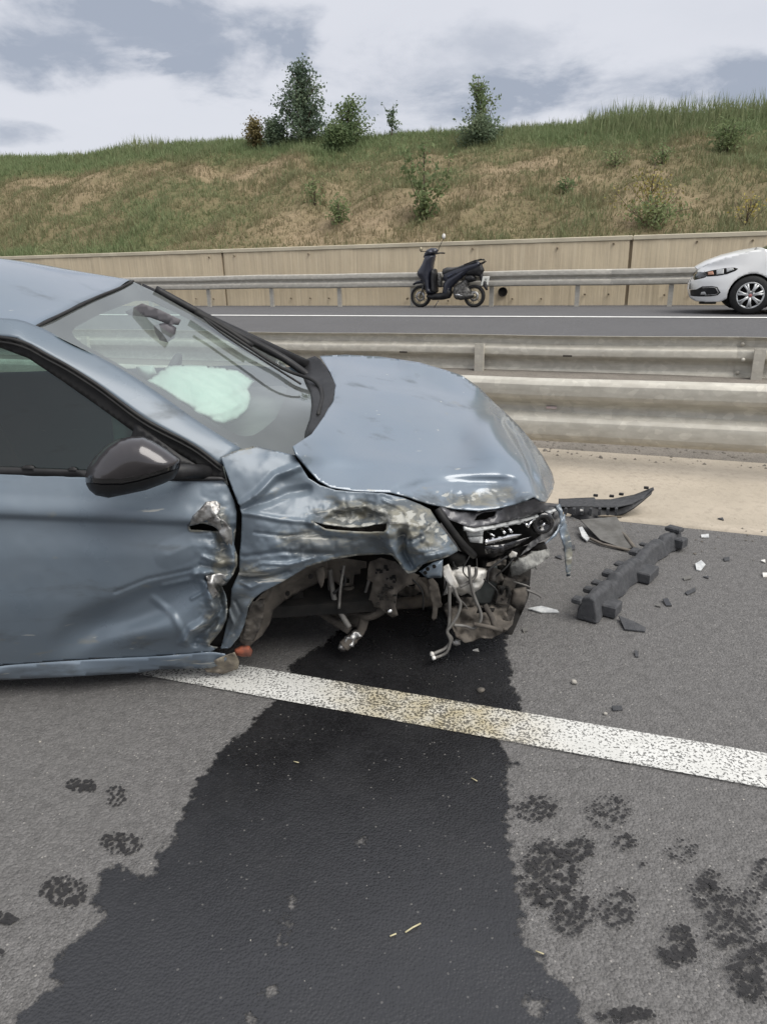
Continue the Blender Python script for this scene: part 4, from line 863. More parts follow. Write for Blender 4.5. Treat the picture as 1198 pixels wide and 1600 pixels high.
tail = [(-2.55, .10, .24), (-2.72, .25, .30), (-2.80, .6, .34), (-2.80, 1.2, .34), (-2.7, 1.6, .32), (-2.55, 1.78, .26)]
secs = []
for z, o_ in ((.26, 0), (.5, -.06), (.75, -.05), (1.0, .06), (1.2, .16), (1.42, .28)): secs.append([(x+o_*.6, y, z+.05*y) for x, y, _ in tail])
loft('tailgate', secs, M_PAINT, car)
secs = []
for a in (-1.62, -1.9, -2.25, -2.5): secs.append([(a, .03+.06*max(0, -a-1.9), 1.02), (a+.03*0, .085+.08*max(0, -a-1.9), 1.25), (a, .14+.1*max(0, -a-1.9), 1.46)])
loft('rear_pillar', secs, M_PAINT, car)
def wheel(name, c, r, w, parent, rz=0.):
    root_ = None; M = Matrix.Translation(Vector(c))@Matrix.Rotation(rz, 4, 'Z')
    mb = MB(); mb.lathe([(r*.66, -w/2), (r*.93, -w/2), (r, -w*.36), (r, w*.36), (r*.93, w/2), (r*.66, w/2), (r*.66, -w/2)], 36, M); wt = mb.build(name, M_RUB, parent, True)
    mb = MB(); mb.lathe([(.0001, -w*.40), (r*.14, -w*.42), (r*.2, -w*.30), (r*.6, -w*.30), (r*.67, -w*.48), (r*.67, 0)], 36, M)
    for k in range(5):
        a_ = 2*math.pi*k/5; R_ = M@Matrix.Rotation(a_, 4, 'Y'); mb.box(R_@Vector((r*.38, -w*.36, 0)), (r*.52, .02, r*.16), ax=R_.to_3x3(), bev=.004)
    mb.build('rim', M_STEEL, wt, True); return wt
wheel('rear_wheel', (-2.02, .10, .315), .315, .2, car); wheel('rear_wheel', (-2.02, 1.66, .40), .315, .2, car); wheel('front_wheel', (.62, 1.62, .30), .31, .2, car)
# ---- far side shell, floor, cabin
far = []
for a in np.linspace(-2.6, .46, 16): far.append([(a, 1.82, .24), (a, 1.86, .6), (a, 1.84, .88), (a, 1.78, 1.10 if a < .2 else 1.08)])
loft('far_door', far, M_PAINT, car)
ff = []
for a in np.linspace(.46, 1.30, 12):
    arch = max(0, 1-((a-.62)/.36)**2); s_ = (a-.46)/.84; ff.append([(a, 1.80-.25*s_**3, .25+.42*math.sqrt(arch)), (a, 1.84-.3*s_**3, .70), (a, 1.78-.3*s_**3, .86-.08*s_), (a, 1.70-.22*s_**3, .96-.12*s_)])
loft('far_wing', ff, M_PAINT, car)
mb = MB(); mb.box((-.85, .93, .27), (3.1, 1.6, .05)); mb.box((.45, .98, .42), (.9, 1.0, .3)); mb.build('floor_pan', M_DARK, car)
mb = MB(); mb.box((.33, .95, .56), (.05, 1.5, .66)); mb.build('bulkhead', M_DARK, car)
mb = MB()
for p0, p1 in (((-.44, 1.50, 1.545), (.42, 1.66, 1.10)), ((-1.75, 1.60, 1.60), (-1.75, 1.78, 1.08)), ((-2.3, 1.56, 1.56), (-2.5, 1.76, 1.12))): mb.tube([Vector(p0), Vector(p1)], .035, 8)
mb.tube([Vector((-.44, 1.5, 1.55)), Vector((-1.2, 1.6, 1.60)), Vector((-2.3, 1.56, 1.56))], .03, 8); mb.split('far_pillar', M_BLACKP, car, True)
loft('far_window', [[(-.40, 1.53, 1.50), (-1.2, 1.60, 1.56), (-2.3, 1.57, 1.52)], [(.38, 1.70, 1.10), (-1.2, 1.77, 1.10), (-2.4, 1.76, 1.12)]], M_FARG, car)
def seat(y, nm='seat'):
    q = empty(nm, (-1.25, y, .30)); q.parent = car
    mb = MB(); mb.box((.2, 0, .15), (.52, .5, .18), bev=.05); mb.build('seat_cushion', M_INT, q, False)
    mb = MB(); mb.box((-.12, 0, .52), (.16, .48, .68), bev=.05, ax=Matrix.Rotation(-.28, 3, 'Y')); mb.build('seat_back', M_INT, q, False)
    mb = MB(); mb.box((-.22, 0, .96), (.11, .26, .19), bev=.04, ax=Matrix.Rotation(-.25, 3, 'Y')); mb.build('headrest', M_INT, q, False)
seat(.52); seat(1.30)
mb = MB(); mb.box((-1.95, .92, .78), (.25, 1.25, .75), bev=.06, ax=Matrix.Rotation(-.25, 3, 'Y')); mb.build('rear_bench', M_INT, car)
D_ = []
for a, z in ((.40, 1.0), (.2, 1.0), (.0, .985), (-.10, .95), (-.13, .85), (-.08, .70)): D_.append([(a-.12*abs(2*(y-.92)/1.5)**2*(1 if a > 0 else .3), y, z-.17+.105*(y-.2)) for y in np.linspace(.16, 1.68, 10)])
loft('dashboard', D_, pmat('dash_grey', (.15, .155, .155), (.12, .125, .127), 5, .75), car, solid=.01)
mb = MB()
sw = cpt(262, 603, 1.22); ring = [Vector((.045*math.sin(q*.0)+.07*math.sin(q), .165*math.cos(q), .15*math.sin(q))) for q in np.linspace(0, 2*math.pi, 25)]
mb.tube([Vector(sw)+p for p in ring], .017, 8, False); mb.tube([Vector(sw), Vector(sw)+Vector((.25, 0, -.12))], .05, 8); mb.box(Vector(sw), (.05, .2, .12), bev=.02); mb.build('steering_wheel', M_INT, car, True)
WSO = [(56, 510), (100, 489), (150, 465), (185, 451), (208, 440), (246, 458), (300, 489), (370, 528), (430, 560), (474, 592), (486, 612), (488, 632), (485, 655), (478, 684), (460, 712), (400, 712), (376, 700), (350, 686), (314, 662), (260, 624), (207, 588), (153, 557), (100, 531)]
WSC = [(56, 510, .205), (100, 489, .43), (150, 465, .76), (185, 451, 1.06), (208, 440, 1.33), (300, 489, 1.42), (430, 560, 1.55), (474, 592, 1.40), (488, 632, .80), (478, 684, .42), (400, 712, .14), (350, 686, .13), (260, 624, .15), (153, 557, .175), (280, 560, .72), (400, 640, .56), (200, 500, .78), (380, 590, .95)]
wsT = tps(WSC)
M_MNT = pmat('mount_grey', (.085, .08, .088), None, rough=.7)
puff('rear_view_mirror', [(240, 508), (262, 503), (276, 512), (273, 528), (262, 535), (250, 532), (243, 520)], [(240, 508), (262, 503), (276, 512), (273, 528), (262, 535), (250, 532), (243, 520)], 1.0, .03, M_MNT, car, step=4)
panel('mirror_mount', [(196, 487), (222, 474), (250, 484), (283, 500), (279, 508), (262, 506), (234, 496), (200, 492)], .98, M_MNT, car, step=6)
puff('passenger_airbag', [(226, 598), (250, 580), (265, 571), (300, 570), (340, 573), (372, 579), (390, 590), (397, 596), (388, 608), (393, 622), (388, 640), (372, 655), (350, 664), (330, 664), (300, 650), (268, 628)], [(226, 598), (250, 580), (265, 571), (300, 570), (340, 573), (372, 579), (390, 590), (397, 596), (388, 608), (393, 622), (388, 640), (372, 655), (350, 664), (330, 664), (300, 650), (268, 628)],
     lambda x, y: np.maximum(wsT(x, y), .25)+.17, .12, M_BAG, car, step=3.5, back=.5, F=[('n', .022, 16, None, 5), ('v', -.025, [(262, 580), (292, 600), (300, 625)], 6), ('v', .022, [(290, 645), (330, 632), (384, 612)], 6), ('v', -.02, [(300, 652), (345, 645), (385, 628)], 5), ('v', .015, [(300, 575), (320, 600)], 5), ('f', .022, 34, None, 8)])
puff('driver_airbag', [(212, 573), (240, 571), (246, 585), (232, 600), (220, 592)], [(212, 573), (240, 571), (246, 585), (232, 600), (220, 592)], 1.2, .08, M_BAG, car, step=4)
puff('curtain_airbag', [(173, 640), (182, 641), (204, 656), (212, 690), (206, 712), (180, 712), (176, 670)], [(173, 640), (182, 641), (204, 656), (212, 690), (206, 712), (180, 712), (176, 670)], .16, .03, M_BAG, car, step=4, F=[('n', .02, 10, None, 5)])
loft('headlining', [[(p[0]-.03, p[1], p[2]-.03) for p in HD], [(-1.3, .22, 1.46), (-1.3, .5, 1.58), (-1.3, .85, 1.64), (-1.3, 1.2, 1.63), (-1.3, 1.5, 1.56)], [(-2.5, .25, 1.42), (-2.5, .5, 1.50), (-2.5, .85, 1.54), (-2.5, 1.2, 1.53), (-2.5, 1.45, 1.48)]], M_HEAD, car)
# ---- windscreen
panel('windscreen', WSO, WSC, M_WSG, car, step=10, solid=0)
FRI = [(113, 519), (118, 511), (150, 494), (186, 479), (212, 470), (240, 470), (300, 502), (370, 541), (424, 574), (449, 588), (451, 597), (444, 625), (430, 655), (410, 672), (396, 680), (384, 682), (372, 680), (340, 664), (285, 630), (231, 595), (180, 566), (129, 537), (117, 527)]
panel('windscreen_frit', WSO, WSC, pmat('frit_black', (.03, .027, .03), None, rough=.35), car, step=8, holes=[FRI], F=[('g', .004, 270, 590, 2000, 2000)], solid=0)
# ---- cowl, wiper arms, far pillar
panel('cowl', [(474, 592), (468, 580), (476, 562), (492, 556), (501, 562), (516, 582), (524, 601), (520, 625), (506, 652), (487, 679), (478, 690), (474, 682), (484, 655), (487, 632), (485, 612)], [(474, 592, 1.40), (470, 580, 1.62), (492, 556, 1.64), (516, 582, 1.36), (524, 601, 1.05), (520, 625, .80), (506, 652, .55), (487, 679, .33), (478, 684, .40), (487, 632, .78), (500, 610, 1.05)], M_BLACKP, car, step=5, F=[('v', .03, [(500, 600), (506, 620), (500, 640), (490, 665)], 6), ('n', .012, 12, None, 3)])
mb = MB()
mb.tube(spline(A([cpt(243, 452, 1.42), cpt(300, 483, 1.46), cpt(370, 521, 1.52), cpt(440, 558, 1.58), cpt(486, 590, 1.5)]), 6), [.021]*24+[.017], 8)
mb.build('far_windscreen_pillar', M_BLACKP, car, True)
mb = MB()
mb.tube(spline(A([cpt(312, 492, 1.36), cpt(370, 530, 1.36), cpt(440, 575, 1.36), cpt(490, 595, 1.22), cpt(503, 617, .96), cpt(497, 648, .62)]), 6), .010, 6)
mb.tube(spline(A([cpt(305, 487, 1.36), cpt(350, 512, 1.38), cpt(395, 541, 1.38)]), 6), .016, 6); mb.build('wiper', M_RUB, car, True)
mb = MB(); mb.tube(spline(A([cpt(318, 497, 1.28), cpt(350, 523, 1.26), cpt(410, 562, 1.22), cpt(470, 600, 1.1)]), 6), .006, 6); mb.build('wiper', M_RUB, car, True)
# ---- bonnet
BO = [(458, 697), (463, 709), (478, 728), (498, 750), (517, 761), (555, 767), (609, 769), (632, 774), (670, 787), (709, 794), (747, 797), (774, 794), (805, 787), (835, 776), (846, 783), (853, 784), (862, 770), (866, 754), (862, 738), (847, 711), (830, 688), (809, 664), (790, 645), (774, 631), (747, 604), (722, 587), (699, 579), (655, 566), (594, 557), (540, 554), (500, 556), (516, 582), (524, 601), (520, 624), (506, 651), (487, 678)]
BC = [(458, 697, .10), (478, 728, .085), (498, 750, .08), (555, 767, .075), (609, 769, .08), (670, 787, .12), (747, 797, .16), (805, 787, .17), (835, 776, .18), (820, 749, .33), (810, 713, .56), (797, 686, .82), (782, 659, 1.10), (774, 648, 1.20), (747, 632, 1.36), (747, 604, 1.70), (722, 587, 1.70), (699, 579, 1.62), (655, 566, 1.62), (594, 557, 1.66), (500, 556, 1.66), (516, 582, 1.34), (524, 601, 1.05), (520, 624, .82), (506, 651, .53), (487, 678, .28),
      (853, 784, .30), (864, 755, .84), (847, 711, 1.18), (830, 688, 1.36), (809, 664, 1.52), (774, 631, 1.68), (842, 745, .50), (826, 708, .80), (800, 672, 1.16), (570, 609, 1.02), (650, 616, 1.16), (700, 622, 1.26), (560, 720, .26), (640, 730, .30), (720, 740, .36), (780, 745, .34), (560, 670, .56), (640, 680, .62), (720, 690, .70), (580, 640, .78), (680, 645, .94), (580, 580, 1.36), (660, 590, 1.46), ]
BF = [('s', .045, [(550, 606), (610, 607), (660, 613), (700, 619), (752, 634)], 2.5, 60), ('s', .05, [(498, 566), (530, 568), (560, 576), (590, 583), (640, 580)], 3, 20), ('v', -.012, [(470, 712), (560, 716), (640, 724), (740, 738), (815, 748)], 16), ('v', .05, [(843, 770), (832, 742), (821, 712), (806, 684), (790, 660)], 6), ('v', -.03, [(852, 772), (843, 740), (832, 708), (815, 680)], 5),
      ('f', .035, 52, (730, 775, 110, 18, 0), 3), ('f', .018, 18, (735, 778, 100, 14, 0), 4), ('f', .008, 8, (735, 778, 100, 14, 0), 14), ('v', .022, [(620, 768), (660, 757), (720, 752), (800, 752)], 10), ('n', .012, 90, None, 7), ]
panel('bonnet', BO, BC, M_PAINT, car, step=3.5, F=BF, scuff=[(.95, 735, 779, 105, 15), (.5, 790, 765, 40, 10), (.35, 848, 770, 8, 16)], solid=.006)
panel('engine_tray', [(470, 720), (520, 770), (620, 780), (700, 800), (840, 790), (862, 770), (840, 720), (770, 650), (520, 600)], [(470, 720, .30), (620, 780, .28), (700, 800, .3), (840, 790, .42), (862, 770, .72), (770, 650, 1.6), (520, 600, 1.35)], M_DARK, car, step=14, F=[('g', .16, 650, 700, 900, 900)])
# ---- front wing, torn and folded over
WO = [(345, 714), (372, 703), (401, 697), (430, 704), (459, 711), (470, 728), (482, 747), (500, 758), (525, 766), (560, 769), (600, 771), (630, 778), (656, 788), (672, 796), (684, 815), (700, 838), (714, 856), (715, 861), (700, 870), (680, 876), (660, 882), (648, 893), (638, 896), (629, 889), (622, 878), (612, 868), (600, 866), (560, 868), (520, 874), (480, 886), (440, 910), (410, 925), (396, 936), (388, 950), (382, 975), (374, 995), (360, 1012), (345, 1014), (352, 985), (360, 945), (362, 920), (374, 893), (374, 870), (377, 840), (378, 806), (376, 792), (372, 786), (362, 760)]
hole = [(489, 815), (500, 817), (520, 820), (545, 823), (566, 823), (584, 819), (604, 817), (603, 827), (598, 832), (575, 831), (552, 830), (525, 828), (508, 826)]
WC = [(345, 714, .035), (401, 697, .11), (459, 711, .11), (482, 747, .075), (525, 766, .055), (600, 771, .05), (656, 788, .07), (684, 815, .06), (714, 856, .02), (377, 792, -.015), (400, 785, -.012), (435, 770, .012), (380, 745, .02), (420, 735, .04), (450, 735, .055), (440, 752, .052), (470, 765, .062), (500, 785, .030), (430, 800, -.025), (400, 815, -.035), (376, 850, -.01), (400, 860, -.045), (450, 850, -.055), (500, 860, -.052),
      (560, 850, -.055), (600, 848, -.055), (440, 908, -.040), (400, 925, -.03), (500, 880, -.035), (560, 868, -.030), (600, 866, -.03), (545, 795, .035), (520, 800, .03), (580, 800, .045), (560, 780, .05), (620, 800, .0), (660, 800, .03), (365, 930, .005), (350, 1005, .03), (385, 945, -.02), (375, 990, 0), (360, 975, .01), (640, 892, -.05), (655, 850, -.075), (690, 850, -.05), (620, 850, -.07), (612, 820, -.055), (640, 815, -.08), (665, 825, -.055)]
WF = [('v', -.035, [(489, 816), (510, 828), (555, 831), (602, 832)], 12), ('v', .020, [(495, 812), (540, 806), (600, 812)], 12), ('f', .034, 40, (575, 800, 75, 22, 0), 11), ('f', .018, 15, (580, 803, 75, 20, 0), 12), ('f', .008, 7, (580, 803, 75, 20, 0), 22), ('v', -.02, [(500, 812), (530, 795), (565, 790), (600, 800)], 6), ('v', .016, [(520, 800), (555, 802), (590, 808)], 5), ('v', -.045, [(612, 806), (606, 830), (608, 850), (620, 872)], 15), ('v', .05, [(630, 838), (632, 865), (645, 885)], 13), ('v', -.03, [(645, 855), (665, 868), (700, 862)], 12), ('f', .026, 34, (660, 845, 55, 36, 0), 13), ('f', .012, 12, (665, 835, 50, 36, 0), 23), ('v', -.02, [(608, 812), (650, 820), (690, 815)], 6), ('v', .018, [(640, 845), (665, 835), (700, 838)], 5), ('v', -.014, [(376, 800), (440, 812), (488, 816)], 6), ('v', .010, [(380, 870), (440, 862), (520, 866)], 5), ('f', .006, 14, (470, 860, 80, 40, 0), 24), ('v', -.012, [(384, 890), (410, 880), (450, 882), (490, 872)], 4), ('v', .010, [(398, 832), (450, 838), (486, 832)], 3), ('v', -.012, [(378, 910), (392, 918), (405, 912)], 4), ('v', .012, [(368, 940), (378, 960), (366, 990)], 3.5), ('v', -.014, [(356, 950), (366, 975), (352, 1004)], 4), ('v', -.016, [(632, 800), (640, 825), (634, 850), (646, 880)], 4), ('v', .014, [(650, 868), (680, 862), (708, 852)], 4), ('v', -.012, [(560, 792), (572, 806), (566, 820)], 3.5), ('v', .012, [(540, 788), (548, 806), (538, 818)], 3.5), ('v', -.012, [(600, 782), (622, 792), (650, 796)], 4),
      ('v', .018, [(380, 795), (420, 783), (450, 770), (480, 765)], 10), ('v', -.012, [(400, 775), (432, 745), (456, 735)], 8), ('n', .008, 40, None, 6), ('f', .012, 30, (370, 950, 26, 60, 0), 14), ('v', -.015, [(385, 895), (420, 890), (470, 880)], 9), ('v', .016, [(380, 905), (420, 903), (450, 893)], 7), ('v', -.02, [(470, 728), (430, 742), (404, 770), (376, 790)], 9), ('f', .012, 30, (560, 850, 120, 25, 0), 15)]
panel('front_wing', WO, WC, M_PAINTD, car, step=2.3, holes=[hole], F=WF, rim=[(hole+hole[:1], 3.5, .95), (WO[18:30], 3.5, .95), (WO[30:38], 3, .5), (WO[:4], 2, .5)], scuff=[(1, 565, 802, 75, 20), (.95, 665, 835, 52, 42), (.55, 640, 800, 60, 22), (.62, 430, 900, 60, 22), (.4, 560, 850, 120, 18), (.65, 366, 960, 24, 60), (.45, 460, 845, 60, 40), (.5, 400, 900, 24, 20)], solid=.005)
panel('wing_inner_panel', [(480, 800), (540, 790), (600, 795), (625, 810), (610, 845), (540, 840), (490, 830)], .10, M_GRIME, car, step=8, F=[('f', .03, 24, None, 3)])
panel('hinge_strip', [(350, 728), (360, 724), (368, 745), (378, 785), (381, 800), (380, 850), (373, 870), (366, 880), (366, 800), (360, 770)], .085, M_RUB, car, step=6)
puff('wing_bracket', [(655, 893), (676, 879), (692, 874), (690, 903), (666, 904), (660, 898)], [(655, 893), (676, 879), (692, 874), (690, 903), (666, 904), (660, 898)], .10, .012, M_PAINT, car, step=4)
mb = MB()
for px, py in ((668, 889), (664, 895), (678, 885)): mb.lathe([(.0001, -.004), (.008, -.004), (.008, .004)], 8, Matrix.Translation(Vector(cpt(px, py, .088))))
mb.split('bracket_hole', M_DARK, car)
# bright scratches in the paint
mb = MB()
for (p0, p1, w_) in (((433, 825), (456, 827), 1.2), ((445, 837), (470, 833), 1.2), ((454, 843), (462, 842), 1), ((430, 857), (442, 856), 1.2), ((458, 855), (468, 853), 1.6), ((400, 796), (424, 798), .8), ((472, 829), (492, 830), 1), ((245, 859), (296, 853), 2.2), ((462, 817), (486, 816), 1.2)):
    b_ = -.075
    mb.tube([Vector(cpt(p0[0], p0[1], b_)), Vector(cpt((p0[0]+p1[0])/2, (p0[1]+p1[1])/2-.5, b_-.004)), Vector(cpt(*p1, b_))], [.0006, .0011*w_, .0005], 5)
# ---- door mirror
MO = [(133, 745), (138, 728), (150, 712), (166, 696), (184, 686), (205, 682), (224, 682), (240, 689), (262, 702), (282, 717), (283, 722), (278, 738), (272, 748), (255, 756), (228, 766), (200, 772), (170, 778), (150, 774), (140, 766), (134, 756)]
seam = [(282, 722), (262, 731), (240, 738), (215, 744), (190, 748), (160, 748), (134, 746)]
seam2 = [(281, 731), (262, 739), (240, 746), (215, 753), (190, 758), (160, 758), (135, 754)]
mirror = empty('door_mirror', tuple(cpt(210, 735, -.16))); mirror.parent = car; MOFF = A(cpt(210, 735, -.16))
mm = lambda x, y, v: car3(x, y, v)-MOFF
puff('mirror_cap', MO[:11]+seam[1:-1]+[(133, 746)], MO, -.16, .105, M_CAP, mirror, step=4, mode=mm, back=.55)
puff('mirror_band', [(283, 722)]+seam[1:]+[(134, 753)]+seam2[::-1], MO, -.16, .098, M_GLOSSB, mirror, step=3, mode=mm, back=.5)
puff('mirror_base', seam2+[(135, 757)]+MO[:10:-1][1:], MO, -.16, .105, M_BLACKP, mirror, step=4, mode=mm, back=.55)
mb = MB(); mb.tube([Vector(cpt(262, 738, -.12)-MOFF), Vector(cpt(300, 736, .0)-MOFF), Vector(cpt(325, 738, .04)-MOFF)], [.03, .026, .03], 10); mb.build('mirror_arm', M_BLACKP, mirror, True)
# ---- headlamp
hl = empty('headlamp', tuple(cpt(770, 830, .25))); hl.parent = car; HO_ = A(cpt(770, 830, .25)); hm = lambda x, y, v: car3(x, y, v)-HO_
panel('lamp_housing', [(684, 793), (702, 812), (742, 826), (818, 808), (870, 792), (872, 805), (858, 826), (830, 848), (800, 860), (770, 872), (745, 872), (722, 862), (706, 840)], [(684, 793, .16), (742, 826, .24), (870, 792, .46), (850, 830, .48), (745, 872, .30), (706, 840, .22)], M_DARK, hl, step=6, mode=hm, F=[('f', .03, 20, None, 3), ('g', .05, 780, 840, 40, 20)])
panel('lamp_bar', [(724, 820), (742, 824), (818, 809), (873, 791), (873, 796), (820, 814), (742, 830), (726, 826)], [(724, 820, .13), (742, 826, .13), (873, 793, .42), (818, 811, .28)], M_LENSG, hl, step=4, mode=hm, solid=.012)
panel('reflector_bowl', [(728, 829), (755, 830), (754, 837), (730, 838)], .17, M_LENSG, hl, step=4, mode=hm, solid=.02); panel('reflector_bowl', [(731, 840), (754, 839), (754, 849), (734, 847)], .165, M_LENSG, hl, step=4, mode=hm, solid=.02)
panel('chrome_bar', [(758, 843), (775, 838), (799, 833), (816, 834), (807, 841), (780, 847), (759, 852)], [(758, 846, .17), (816, 835, .30), (780, 840, .22)], M_CHROME, hl, step=3, mode=hm, solid=.01, F=[('v', -.018, [(758, 848), (816, 835)], 7)])
mb = MB()
for q in (((760, 830), (772, 838)), ((792, 823), (800, 832)), ((782, 827), (789, 833)), ((818, 815), (826, 824)), ((843, 826), (850, 818)), ((832, 812), (824, 822))): mb.tube([Vector(cpt(*q[0], .24)-HO_), Vector(cpt(*q[1], .22)-HO_)], .006, 6)
mb.split('lamp_fin', M_CHROME, hl, True)
mb = MB(); mb.lathe([(.0001, 0), (.05, .0), (.055, -.02), (.045, -.035), (.03, -.03), (.0001, .01)], 18, Matrix.Translation(Vector(cpt(845, 815, .36)-HO_))); mb.build('lamp_projector', M_GLOSSB, hl, True)
panel('lamp_lens_shard', [(756, 854), (790, 850), (830, 838), (812, 850), (780, 864), (758, 866)], .20, M_GLOSSB, hl, step=5, mode=hm, F=[('f', .01, 12, None, 2)])
panel('grille_trim', [(687, 791), (700, 795), (720, 799), (739, 800), (757, 799), (790, 792), (836, 779), (848, 785), (873, 788), (871, 793), (818, 809), (742, 824), (724, 820), (702, 812)], [(687, 791, .13), (739, 800, .19), (836, 779, .22), (873, 788, .42), (818, 809, .27), (742, 824, .12), (702, 812, .11)], pmat('trim_grey', (.085, .085, .092), (.055, .055, .06), 18, .4, coat=.3), car, step=4, F=[('f', .014, 18, None, 5)],
      holes=[[(741, 813), (745, 806), (757, 800), (774, 799), (772, 806), (757, 812)]])
panel('trim_tear', [(736, 818), (740, 802), (760, 797), (780, 797), (778, 810), (752, 818)], .26, M_DARK, car, step=6)
mb = MB()
mb.tube(spline(A([cpt(683, 795, .12), cpt(694, 813, .10), cpt(706, 830, .11), cpt(722, 850, .14), cpt(740, 868, .2)]), 6), .016, 8); mb.build('lamp_seal', M_RUB, car, True)
panel('light_sliver', [(692, 804), (696, 806), (706, 824), (702, 824)], .10, M_LENSG, car, step=4)
# ---- fascia remains at the nose
def cpan(nm, o_, c_, mt, **k): return panel(nm, o_, c_, mt, car, **k)
cpan('bumper_remnant', [(862, 794), (871, 795), (876, 808), (875, 822), (866, 835), (845, 845), (828, 858), (812, 869), (828, 848), (850, 832), (862, 818), (864, 806)], [(862, 794, .44), (875, 815, .42), (845, 845, .36), (812, 869, .32)], pmat('scraped_plastic', (.15, .15, .15), (.05, .05, .052), 26, .6, bump=.3), step=4, F=[('f', .02, 14, None, 5)])
cpan('bumper_edge', [(868, 790), (874, 787), (879, 800), (880, 818), (868, 838), (850, 851), (870, 828), (875, 812)], [(868, 790, .40), (880, 818, .38), (850, 851, .33)], M_PAINT, step=4, F=[('f', .012, 12, None, 6)], scuff=[(.5, 870, 820, 20, 30)])
cpan('hanging_strip', [(875, 815), (882, 803), (886, 826), (892, 846), (894, 866), (892, 884), (890, 900), (885, 901), (883, 880), (882, 858), (878, 846), (874, 832)], [(875, 815, .38), (890, 846, .38), (887, 900, .36), (882, 803, .40)], M_PAINT, step=3, F=[('f', .008, 10, None, 7)], scuff=[(1, 889, 870, 8, 36), (.6, 884, 830, 8, 20)])
cpan('bumper_beam_end', [(796, 886), (812, 874), (838, 862), (856, 857), (861, 868), (845, 880), (822, 893), (812, 898), (799, 901)], [(796, 886, .24), (838, 862, .30), (861, 868, .36), (799, 901, .26), (820, 885, .20)], pmat('chalky_metal', (.23, .23, .215), (.11, .11, .105), 30, .7, bump=.5, bscale=80), step=4, solid=.03, F=[('f', .014, 14, None, 8)])
cpan('cream_fragment', [(794, 868), (800, 861), (808, 864), (806, 870), (796, 872)], .24, M_RESV, step=3)
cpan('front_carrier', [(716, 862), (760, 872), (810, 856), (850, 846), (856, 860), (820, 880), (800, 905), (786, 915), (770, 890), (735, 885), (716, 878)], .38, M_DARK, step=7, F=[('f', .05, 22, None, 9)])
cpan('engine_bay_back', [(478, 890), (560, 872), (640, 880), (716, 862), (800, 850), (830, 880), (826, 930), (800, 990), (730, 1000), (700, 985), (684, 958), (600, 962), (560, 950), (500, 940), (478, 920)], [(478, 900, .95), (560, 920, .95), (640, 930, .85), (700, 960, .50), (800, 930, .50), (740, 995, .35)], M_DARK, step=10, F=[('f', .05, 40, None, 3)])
# washer bottle with its bracket
puff('washer_bottle', [(693, 890), (712, 884), (740, 886), (760, 888), (762, 894), (757, 906), (754, 914), (750, 920), (742, 925), (738, 932), (730, 927), (720, 931), (708, 926), (693, 930)], [(693, 890), (712, 884), (740, 886), (760, 888), (762, 894), (757, 906), (754, 914), (750, 920), (742, 925), (738, 932), (730, 927), (720, 931), (708, 926), (693, 930)], .22, .08, M_RESV, car, step=3.5, F=[('f', .022, 14, None, 3), ('n', .01, 8, None, 2)])
cpan('bottle_bracket', [(692, 886), (701, 882), (706, 893), (716, 914), (716, 920), (707, 919), (697, 908), (692, 898)], .115, M_RESV, step=3.5, solid=.008)
puff('horn', [(695, 866), (712, 858), (728, 866), (728, 880), (712, 888), (699, 882)], [(695, 866), (712, 858), (728, 866), (728, 880), (712, 888), (699, 882)], .2, .05, M_DARK, car, step=4)
z4 = lambda x, y: (620+.2003*x, 850+.2003*y)
def hose(nm, pts, r, mt, b0): 
    mb = MB(); P = A([cpt(*z4(p[0], p[1]), b0+(p[2] if len(p) > 2 else 0)) for p in pts]); mb.tube(spline(P, 7), r, 8); return mb.build(nm, mt, car, True)
hose('hose', [(412, 330), (410, 400), (408, 560), (404, 640), (392, 690), (425, 745), (380, 810), (300, 850, -.02), (284, 858, -.02)], .0075, M_HOSE, .08)
hose('hose', [(445, 340), (465, 400), (495, 470), (470, 560), (420, 640), (392, 685), (415, 760), (390, 840), (340, 872), (300, 886, -.02)], .0065, M_HOSE, .07)
hose('hose', [(560, 170), (572, 290), (602, 410), (650, 530), (650, 600), (600, 655), (530, 640), (440, 632)], .007, M_HOSE, .09)
hose('hose', [(618, 180), (610, 250), (555, 300), (490, 335)], .0075, M_HOSE, .10)
mb = MB(); c_ = Vector(cpt(*z4(284, 860), .06)); mb.tube([c_, c_+Vector((-.012, -.004, .006))], .010, 8); c_ = Vector(cpt(*z4(296, 886), .05)); mb.tube([c_, c_+Vector((-.012, -.004, .0))], .009, 8); mb.split('hose_end', M_RESV, car, True)
puff('fog_bulb', [z4(430, 760), z4(460, 742), z4(494, 752), z4(494, 785), z4(460, 798), z4(436, 785)], [z4(430, 760), z4(460, 742), z4(494, 752), z4(494, 785), z4(460, 798), z4(436, 785)], .12, .02, M_RESV, car, step=2.5)
# crumpled undertray below the lamp
cpan('undertray', [(704, 947), (730, 944), (756, 946), (786, 940), (806, 950), (800, 975), (788, 988), (768, 997), (750, 996), (738, 1002), (726, 1004), (712, 995), (706, 978)], [(704, 947, .22), (786, 940, .28), (806, 950, .30), (788, 988, .10), (738, 1002, .06), (706, 978, .10), (750, 965, .15)], M_GRIME2, step=4, F=[('f', .05, 26, None, 3), ('f', .02, 11, None, 4), ('v', -.02, [(720, 955), (760, 978), (800, 985)], 6)])
cpan('radiator_plate', [(738, 902), (762, 888), (776, 880), (778, 905), (772, 930), (766, 944), (740, 944), (738, 920)], .26, pmat('dusky_plastic', (.045, .052, .05), (.03, .033, .032), 14, .7), step=5, F=[('f', .015, 20, None, 5)])
mb = MB()
for (x, y, w, h, bb) in ((800, 895, .05, .10, .30), (792, 912, .06, .07, .28), (783, 930, .05, .08, .25)): mb.box(Vector(cpt(x, y, bb)), (w, .05, h), ax=Matrix.Rotation(.25, 3, 'Y'), bev=.008)
mb.split('crash_can', M_GRIME, car)
